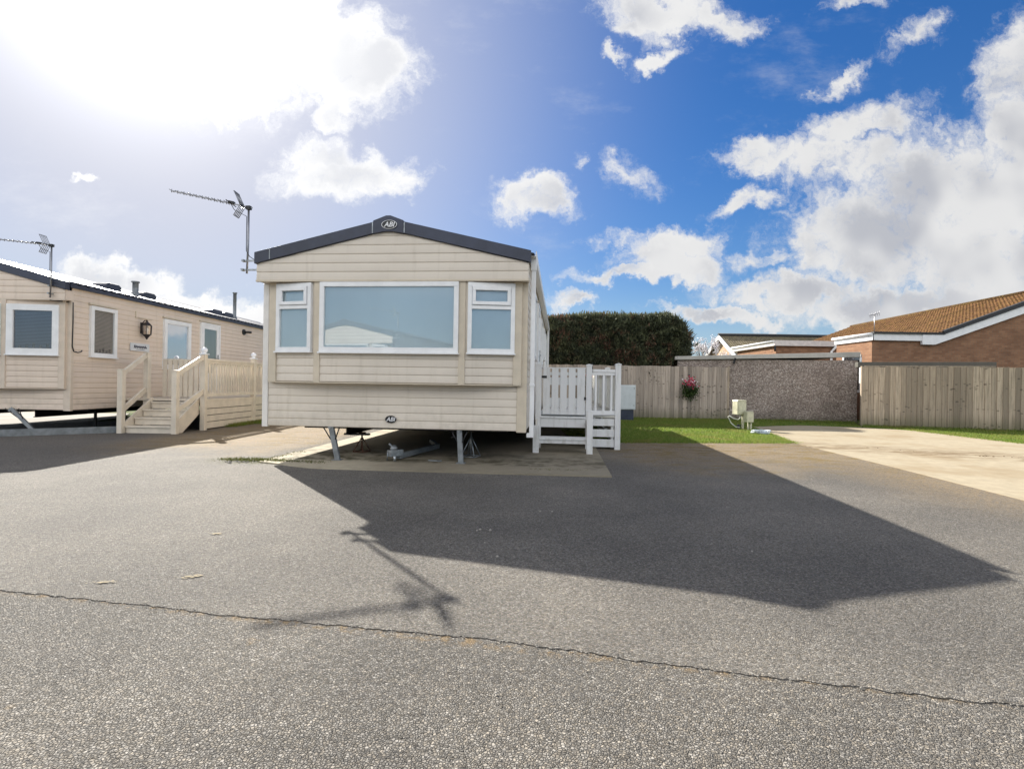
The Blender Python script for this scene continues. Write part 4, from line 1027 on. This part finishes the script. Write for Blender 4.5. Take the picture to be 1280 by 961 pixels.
# rooftop aerial
pa = at(1093, 409, 23); t2 = thing('roof_aerial', pa, 0, 'small television aerial standing on the roof of the brick bungalow', 'aerial')
m = MB(); m.tube([(0, 0, -.5), (0, 0, .62)], .016, 6); m.build('mast', 'dull_alu', t2)
m = MB(); m.obox((-.24, 0, .52), (.26, .1, .66), .03, .03)
for k in range(6): m.tube([(-.2+.085*k, .0, .40+.025*k), (-.2+.085*k, .0, .66+.025*k)], .008, 5)
m.build('boom', 'dull_alu', t2)

t = thing('rear_bungalow', (0, 0, 0), 0, 'far bungalow with a mossy grey tiled roof behind the pebble-dashed garage', 'bungalow')
Yr = 32.0; q = [at(900, 419, Yr+3), at(1075, 418.5, Yr+3)]
rl, rr_, zr_ = q[0].x-.1, q[1].x+5, q[0].z; ze_ = zr_-2.15
tri_mesh('roof', [[(rl, Yr-.8, ze_), (rr_, Yr-.8, ze_), (rr_, Yr+3, zr_), (rl, Yr+3, zr_)], [(rl, Yr+6.8, ze_), (rl, Yr+3, zr_), (rr_, Yr+3, zr_), (rr_, Yr+6.8, ze_)]], 'grey_tile', t, ((rl, Yr, ze_), (1, 0, 0), (0, .87, .49)))
m = MB(); m.tube([(rl-.02, Yr+3, zr_+.02), (rr_, Yr+3, zr_+.02)], .12, 10); m.build('ridge_tile', 'black_felt', t)
m = MB(); m.prism([(Yr-.3, 0), (Yr+6.3, 0), (Yr+6.3, ze_), (Yr+3, zr_-.1), (Yr-.3, ze_)], rl+.28, rl+.5, ax='yz'); m.box(rl+.5, rr_, Yr-.3, Yr-.05, 0, ze_+.1); m.build('wall', 'buff_brick', t)
m = MB()
for s in (-1, 1): m.obox((rl, Yr+3, zr_-.12), (rl, Yr+3+s*3.9, ze_-.15), .06, .26)
m.build('bargeboard', 'white_board', t)

t = thing('flat_extension', (0, 0, 0), 0, 'flat-roofed brick extension with white fascia between the two bungalow roofs', 'extension')
Ye = 24.5; a, b = at(967, 431, Ye), at(1050, 432, Ye); zt = at(967, 425.5, Ye).z
m = MB(); m.box(a.x+.12, b.x+1.5, Ye, Ye+.2, 0, zt-.2); m.box(a.x+.12, a.x+.32, Ye+.2, Ye+4.2, 0, zt-.2); m.build('wall', 'house_brick', t)
m = MB(); m.box(a.x-.03, b.x+.7, Ye-.14, Ye-.08, zt-.26, zt); m.box(a.x-.03, a.x+.03, Ye-.08, Ye+4.6, zt-.26, zt-.001); m.build('fascia', 'pale_gutter', t)
m = MB(); m.box(a.x+.03, b.x+1.5, Ye-.08, Ye+4.6, zt-.06, zt-.03); m.build('roof', 'black_felt', t)
m = MB(); m.tube([(a.x-.06, Ye-.12, zt-.05), (a.x-.06, Ye+4.6, zt-.05)], .05, 8); m.build('gutter', 'white_board', t)
m = MB(); m.obox((a.x+.05, Ye-.05, zt-.28), (a.x-.03, Ye-.20, zt-.5), .09, .12); m.build('floodlight', 'soft_black', t)
b2 = at(1046, 432, Ye-.3); m = MB(); m.tube([(b2.x+.12, Ye-.16, zt-.12), (b2.x+.05, Ye-.14, zt-.3), (b2.x-.12, Ye-.10, zt-.5), (b2.x-.12, Ye-.10, .2)], .06, 10); m.build('drainpipe', 'white_pvc', t)

# ------------------------------------------------------------------ small things by the lawn
p = at(776.0, 481, 16.2); q = at(793.5, 512, 16.2)
t = thing('meter_cabinet', (p.x, 16.2, 0), .0, 'pale grey metal meter cabinet on a dark base beside the veranda', 'cabinet')
w, z1, z0 = q.x-p.x+.02, p.z, q.z
m = MB(); m.box(-.25, w, 0, .32, z0, z1); m.build('case', 'cabinet_grey', t, .008)
m = MB(); m.box(-.22, w-.03, -.012, -.001, z0+.03, z1-.03); d_ = m.build('door', 'cabinet_grey', t, .004)
m = MB()
for zz in (z0+.12, z1-.12): m.box(w-.06, w-.045, -.02, -.013, zz, zz+.03)
m.build('lock', 'soft_black', d_)
m = MB(); m.box(-.2, w-.05, .04, .28, 0, z0-.001); m.build('base', 'charcoal_trim', t)

Yh = 17.22; pb = at(862, 482, Yh)
t = thing('hanging_basket', pb, 0, 'hanging basket of pink and white flowers on the board fence', 'flower basket')
m = MB(); m.tube([(.0, .12, .36), (.0, .02, .38), (.0, 0, .20)], .012, 6); m.obox((0, .125, .1), (0, .125, .62), .03, .015, up=(0, 1, 0)); m.build('bracket', 'soft_black', t)
m = MB(); m.lathe([(.02, -.22), (.10, -.18), (.15, -.08), (.165, .0)], (0, 0, 0), 14); m.build('basket', 'dark_under', t)
def clump(name, n, c, s, r, mat, par, drop=0):
    P = rng.normal(0, 1, (n, 3))*np.array(s)+np.array(c); P[:, 2] -= drop*np.abs(rng.normal(0, 1, n))
    a = rng.normal(0, 1, (n, 3)); a /= np.linalg.norm(a, axis=1)[:, None]; b = np.cross(a, rng.normal(0, 1, (n, 3))); b /= np.linalg.norm(b, axis=1)[:, None]
    v = np.stack([P-a*r, P+b*r*.7, P+a*r, P-b*r*.7], 1).reshape(-1, 3)
    return npmesh(name, v, np.arange(n*4).reshape(-1, 4), mat, parent=par)
clump('foliage', 900, (0, -.03, -.10), (.115, .07, .12), .035, 'basket_leaf', t, .06)
clump('blossom', 170, (.02, -.10, .10), (.10, .04, .075), .036, 'flower_pink', t); clump('blossom', 60, (.03, -.13, .10), (.09, .03, .06), .03, 'flower_white', t)
# second basket glimpsed through the veranda
t = thing('hanging_basket', at(741, 472, Yh), 0, 'pink flower basket glimpsed between the veranda balusters', 'flower basket')
m = MB(); m.lathe([(.02, -.22), (.10, -.18), (.15, -.08), (.165, .0)], (0, 0, 0), 14); m.build('basket', 'dark_under', t)
m = MB(); m.obox((0, .125, -.1), (0, .125, .5), .03, .015, up=(0, 1, 0)); m.tube([(.0, .12, .36), (.0, .02, .38), (.0, 0, .0)], .012, 6); m.build('bracket', 'soft_black', t)
clump('foliage', 600, (0, -.03, -.10), (.115, .07, .12), .035, 'basket_leaf', t, .06); clump('blossom', 160, (.02, -.10, .08), (.12, .04, .075), .036, 'flower_pink', t)

c1 = at(926, 516, 13.4); t = thing('supply_post', (c1.x, 13.4, 0), .25, 'taller cream electric hook-up box on a post at the lawn edge with a looped hose', 'hook-up post', 'supply boxes on posts')
m = MB(); m.box(-.17, .10, -.09, .12, .40, .745); m.prism([(-.18, .745), (.11, .745), (.09, .785), (-.16, .785)], -.10, .13); m.build('cabinet', 'meter_cream', t, .012)
m = MB(); m.box(.055, .105, .0, .05, 0, .40); m.build('post', 'meter_cream', t)
m = MB(); m.box(-.15, .035, -.096, -.091, .43, .72); m.build('lid', 'meter_cream', t, .003)
m = MB(); m.tube([(-.02, 0, .40), (-.02, .0, .30), (-.10, -.02, .27), (-.25, -.03, .30), (-.36, -.02, .37), (-.39, 0, .34), (-.30, -.01, .18), (-.18, -.03, .08), (-.06, -.05, .06)], .014, 8); m.build('hose', 'hose_pale', t)
m = MB(); m.tube([(-.05, .02, 0), (-.05, .02, .14)], .03, 8); m.tube([(-.10, .02, .11), (.02, .02, .11)], .018, 8); m.build('tap', 'soft_black', t)
c1 = at(936, 526, 13.2); t = thing('supply_post', (c1.x, 13.2, 0), .2, 'smaller cream supply box on two short legs right of the taller one', 'hook-up post', 'supply boxes on posts')
m = MB(); m.box(-.09, .10, -.06, .08, .215, .475); m.prism([(-.095, .475), (.105, .475), (.085, .50), (-.075, .50)], -.065, .085); m.build('cabinet', 'meter_cream', t, .01)
for x in (.045, .0):
    m = MB(); m.box(x+.01, x+.045, .0+.04*(x == 0), .035+.04*(x == 0), 0, .215); m.build('leg', 'meter_cream', t)
p = gp(951, 543); m = MB(); pts = []
for k in range(80):
    a = k*.42; r = .14+.05*math.sin(k*.37); pts.append((p.x+r*math.cos(a)*1.1, p.y+r*math.sin(a)*1.3, .03+.02*(k/80)+.055*(.5+.5*math.sin(a+.11*k))))
m.tube(pts, .013, 6); tag(m.build('coiled_hose', 'hose_blue'), 'pale blue hose coiled on the ground at the lawn corner', 'hose')

# ------------------------------------------------------------------ caravan across the road (mirrored in the bay window)
vc = at(494, 420, 17.5); dxl, dyl = vc.x-MX, vc.y-MY; cc, ss = math.cos(MYAW), math.sin(MYAW)
o_ = ML(cc*dxl+ss*dyl, -.40-(-ss*dxl+cc*dyl)); ALPHA = R(9)
back, _ = caravan((o_.x, o_.y, 0), MYAW+math.pi+ALPHA, 'white-sided static caravan across the road that shows mirrored in the large bay window', 'static caravans on the park',
              'cream_siding', 'tan_trim', dict(L=9.1, z0=.472, zs=2.447, ze=2.83, za=3.265, ov=.2, zb=1.088, wz0=1.497, wz1=2.428, blinds=('pale_blind', False), vents=True), detail=False)
aerial((o_.x, o_.y, 0), MYAW+math.pi+ALPHA, 'aerial of the caravan across the road, seen mirrored in the large bay window', (-.175, -.15, 2.56, 3.47), (.9, -.30, 3.655),
       (((-.235, -.15, 2.735), (-.01, -.15, 2.735)), ((-.245, -.15, 2.61), (-.01, -.15, 2.61))))
m = MB()
for x in (.9, 2.8):
    m.box(x-.04, x+.04, .2, 8.8, .0, .47)
m.build('chassis', 'soft_black', back)

# ------------------------------------------------------------------ light and sky
SAZ, SEL = R(-37.3), R(32.0)
sd = Vector((math.sin(SAZ)*math.cos(SEL), math.cos(SAZ)*math.cos(SEL), math.sin(SEL)))
sun = bpy.data.lights.new('sun', 'SUN'); sun.energy = 4.6; sun.angle = R(.53); sun.color = (1, .95, .86)
so = bpy.data.objects.new('sun', sun); COL.objects.link(so); so.rotation_euler = sd.to_track_quat('Z', 'Y').to_euler(); so.location = sd*60

wd = bpy.data.worlds.new('World'); S.world = wd; wd.use_nodes = True
T = NT(wd.node_tree); T.t.nodes.clear()
out = T.n('ShaderNodeOutputWorld')
sky = T.n('ShaderNodeTexSky', sky_type='NISHITA', sun_disc=False, sun_elevation=SEL, sun_rotation=SAZ, altitude=0, air_density=1.0, dust_density=.25, ozone_density=2.5)
D = T.n('ShaderNodeTexCoord').outputs['Generated']
dx, dy, dz = xyz(T, D)
ay = T.m('MAXIMUM', T.m('ABSOLUTE', dy), .12)
U = T.n('ShaderNodeCombineXYZ', {0: T.m('DIVIDE', dx, ay), 1: T.m('DIVIDE', dz, ay), 2: T.m('MULTIPLY', T.m('LESS_THAN', dy, 0), 7.0)}).outputs[0]
# billowy distortion
n1 = T.n('ShaderNodeTexNoise', {'Vector': U, 'Scale': 5.0, 'Detail': 6, 'Roughness': .6})
wv = T.n('ShaderNodeVectorMath', {0: T.n('ShaderNodeVectorMath', {0: n1.outputs[1], 1: (.5, .5, .5)}, operation='SUBTRACT').outputs[0], 3: .17}, operation='SCALE').outputs[0]
n2 = T.n('ShaderNodeTexNoise', {'Vector': U, 'Scale': 17.0, 'Detail': 7, 'Roughness': .65})
wv2 = T.n('ShaderNodeVectorMath', {0: T.n('ShaderNodeVectorMath', {0: n2.outputs[1], 1: (.5, .5, .5)}, operation='SUBTRACT').outputs[0], 3: .085}, operation='SCALE').outputs[0]
UW = T.n('ShaderNodeVectorMath', {0: T.n('ShaderNodeVectorMath', {0: U, 1: wv}, operation='ADD').outputs[0], 1: wv2}, operation='ADD').outputs[0]
CL = [  # px, py, rx, ry, tilt(deg), weight  -- read from the photograph, laid out by compass bearing and elevation
 (430, 70, 105, 85, 0, 1), (370, 20, 120, 70, 0, 1), (300, 70, 110, 90, 0, .9), (412, 140, 38, 40, 0, .9), (470, 75, 62, 62, 0, 1),
 (435, 218, 100, 36, -3, 1.05), (400, 198, 58, 30, 0, 1), (462, 226, 62, 34, 0, 1), (665, 250, 60, 30, 0, 1.05), (680, 235, 36, 26, 0, 1), (112, 226, 18, 8, 0, .7),
 (128, 342, 58, 26, 0, 1.1), (185, 352, 62, 26, 0, 1.1), (250, 375, 70, 22, 10, 1), (310, 390, 55, 16, 0, .95), (60, 368, 80, 22, 0, .9),
 (825, 12, 105, 38, 8, .95), (890, 25, 50, 28, 0, .7), (772, 70, 26, 11, 10, .85), (832, 66, 40, 15, -25, .85), (790, 30, 45, 24, 0, .7),
 (1058, 95, 52, 15, -22, .62), (1075, 3, 50, 18, 0, .75), (1150, 42, 50, 16, -30, .55), (725, 196, 16, 15, -30, .42), (788, 212, 46, 22, 30, .36),
 (1190, 235, 190, 100, -12, 1.15), (1265, 95, 60, 66, 0, 1.05), (1285, 200, 90, 110, 0, 1.15), (955, 195, 72, 27, 5, .95), (1050, 205, 100, 44, -5, 1.05), (1080, 160, 90, 34, -25, .9),
 (1130, 305, 180, 90, 0, 1.2), (1230, 335, 170, 80, 0, 1.2), (1020, 315, 62, 36, 20, 1.0), (1000, 368, 150, 22, 0, .9), (1140, 390, 190, 34, 0, 1.1),
 (930, 255, 48, 18, -15, .85), (850, 303, 95, 24, -6, .8), (830, 330, 90, 34, 5, 1.1), (800, 350, 105, 13, 0, 1.0), (945, 330, 50, 18, 0, .55), (720, 376, 32, 12, 0, .85), (900, 390, 110, 14, 0, .9), (770, 300, 50, 14, 0, .5)]
acc = None
for px, py, rx, ry, tilt, wt in CL:
    d = ray(px, py); mp = T.n('ShaderNodeMapping', {0: UW, 1: (d.x, d.z, 0), 2: (0, 0, R(-tilt)), 3: (rx/FPX, ry/FPX, .5)}, vector_type='TEXTURE').outputs[0]
    ln = T.n('ShaderNodeVectorMath', {0: mp}, operation='LENGTH').outputs[1]
    f = T.m('SUBTRACT', wt, T.m('MULTIPLY', ln, wt))
    acc = f if acc is None else T.m('MAXIMUM', acc, f)
fb = T.n('ShaderNodeTexNoise', {'Vector': UW, 'Scale': 6.0, 'Detail': 9, 'Roughness': .64}).outputs[0]
fine = T.n('ShaderNodeTexNoise', {'Vector': UW, 'Scale': 21.0, 'Detail': 7, 'Roughness': .68}).outputs[0]
base = T.m('MINIMUM', T.m('MULTIPLY', acc, 1.75), .95)
dens = T.m('ADD', T.m('ADD', base, T.m('MULTIPLY', T.m('SUBTRACT', fb, .5), 2.3)), T.m('MULTIPLY', T.m('SUBTRACT', fine, .5), 1.7))
alpha = T.m('POWER', T.rng(dens, -.25, .95), 1.4)
so1 = T.n('ShaderNodeTexNoise', {'Vector': U, 'Scale': 3.4, 'Detail': 3, 'Roughness': .5}).outputs[0]
so2 = T.n('ShaderNodeTexNoise', {'Vector': T.n('ShaderNodeVectorMath', {0: U, 1: (-.05, .075, 0)}, operation='ADD').outputs[0], 'Scale': 3.4, 'Detail': 3, 'Roughness': .5}).outputs[0]
wisp = T.m('MULTIPLY', T.rng(T.n('ShaderNodeTexNoise', {'Vector': T.scaled(U, (1.6, 3.2, 1)), 'Scale': 1.6, 'Detail': 8, 'Roughness': .68}).outputs[0], .52, .80), .30)
front = T.rng(dy, .02, .10)
alpha = T.m('MULTIPLY', alpha, front)
# bright unseen cloud bank, added behind the camera to fill the shaded fronts
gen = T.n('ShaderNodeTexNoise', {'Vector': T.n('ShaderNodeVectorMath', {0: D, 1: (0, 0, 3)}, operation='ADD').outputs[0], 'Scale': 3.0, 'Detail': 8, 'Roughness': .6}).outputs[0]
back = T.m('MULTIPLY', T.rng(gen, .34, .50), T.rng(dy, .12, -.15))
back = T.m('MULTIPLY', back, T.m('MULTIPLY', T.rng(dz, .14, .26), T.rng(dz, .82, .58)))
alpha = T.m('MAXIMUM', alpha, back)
alpha = T.m('MAXIMUM', alpha, wisp)
sdot = T.n('ShaderNodeVectorMath', {0: D, 1: tuple(sd)}, operation='DOT_PRODUCT').outputs['Value']
nearsun = T.m('POWER', T.m('MAXIMUM', sdot, 0), 5)
lit = T.rng(T.m('SUBTRACT', so1, so2), -.12, .12)
thick = T.rng(T.m('ADD', acc, T.m('MULTIPLY', T.m('SUBTRACT', fb, .5), .8)), .18, .85)
shade = T.m('MULTIPLY', T.m('MULTIPLY', thick, T.m('SUBTRACT', 1.0, T.m('MULTIPLY', nearsun, .55))), T.m('SUBTRACT', 1.0, T.m('MULTIPLY', lit, .9)))
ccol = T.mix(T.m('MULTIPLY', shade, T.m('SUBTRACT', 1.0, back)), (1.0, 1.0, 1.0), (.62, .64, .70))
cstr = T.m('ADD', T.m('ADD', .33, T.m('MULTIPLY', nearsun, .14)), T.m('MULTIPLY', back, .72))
# blue of the clear sky: the Nishita colour, deepened
hs = T.n('ShaderNodeHueSaturation', {'Hue': .511, 'Saturation': 1.36, 'Value': 1.1, 'Color': sky.outputs[0]}).outputs[0]
# haze round the sun and low on its side rolls off to a pale grey-lavender instead of growing without limit
lum = T.n('ShaderNodeRGBToBW', {0: sky.outputs[0]}).outputs[0]
roll = T.m('DIVIDE', .056, T.m('ADD', 1.0, T.m('MULTIPLY', lum, .085)))
clear = T.n('ShaderNodeVectorMath', {0: hs, 3: roll}, operation='SCALE').outputs[0]
sdot = T.n('ShaderNodeVectorMath', {0: D, 1: tuple(sd)}, operation='DOT_PRODUCT').outputs['Value']
hz = T.m('POWER', T.m('MULTIPLY', T.m('SUBTRACT', T.m('SUBTRACT', sdot, T.m('MULTIPLY', dz, .10)), .52), 1/.42, clamp=True), 2.6)
clear = T.mix(T.m('MULTIPLY', hz, .92), clear, (.285, .29, .325))
clear = T.mix(T.m('MULTIPLY', T.rng(dz, .58, .85), .65), clear, (.215, .22, .23))  # overhead veil above the view, added to raise and neutralise the fill light
clear = T.mix(T.m('MULTIPLY', T.rng(dz, .20, .0), .55), clear, (.16, .215, .31))
b1 = T.n('ShaderNodeBackground', {0: clear, 1: 1.0})
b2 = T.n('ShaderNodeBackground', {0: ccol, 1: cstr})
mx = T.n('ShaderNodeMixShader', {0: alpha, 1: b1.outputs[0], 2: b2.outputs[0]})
# aureole of the sun in the thin haze
a1 = T.m('POWER', T.m('MAXIMUM', sdot, 0), 85); a2 = T.m('POWER', T.m('MAXIMUM', sdot, 0), 9)
b3 = T.n('ShaderNodeBackground', {0: (1, .97, .93, 1), 1: T.m('ADD', T.m('MULTIPLY', a1, .42), T.m('MULTIPLY', a2, .0))})
ad = T.n('ShaderNodeAddShader', {0: mx.outputs[0], 1: b3.outputs[0]})
T.t.links.new(ad.outputs[0], out.inputs[0])
wd.cycles.sampling_method = 'MANUAL'; wd.cycles.sample_map_resolution = 512

S.view_settings.view_transform = 'Standard'; S.view_settings.look = 'None'; S.view_settings.exposure = 1.3; S.view_settings.gamma = 1
S.render.engine = 'CYCLES'; S.cycles.max_bounces = 8; S.cycles.transparent_max_bounces = 12; S.cycles.use_denoising = True
S.render.resolution_x = 1024; S.render.resolution_y = 768
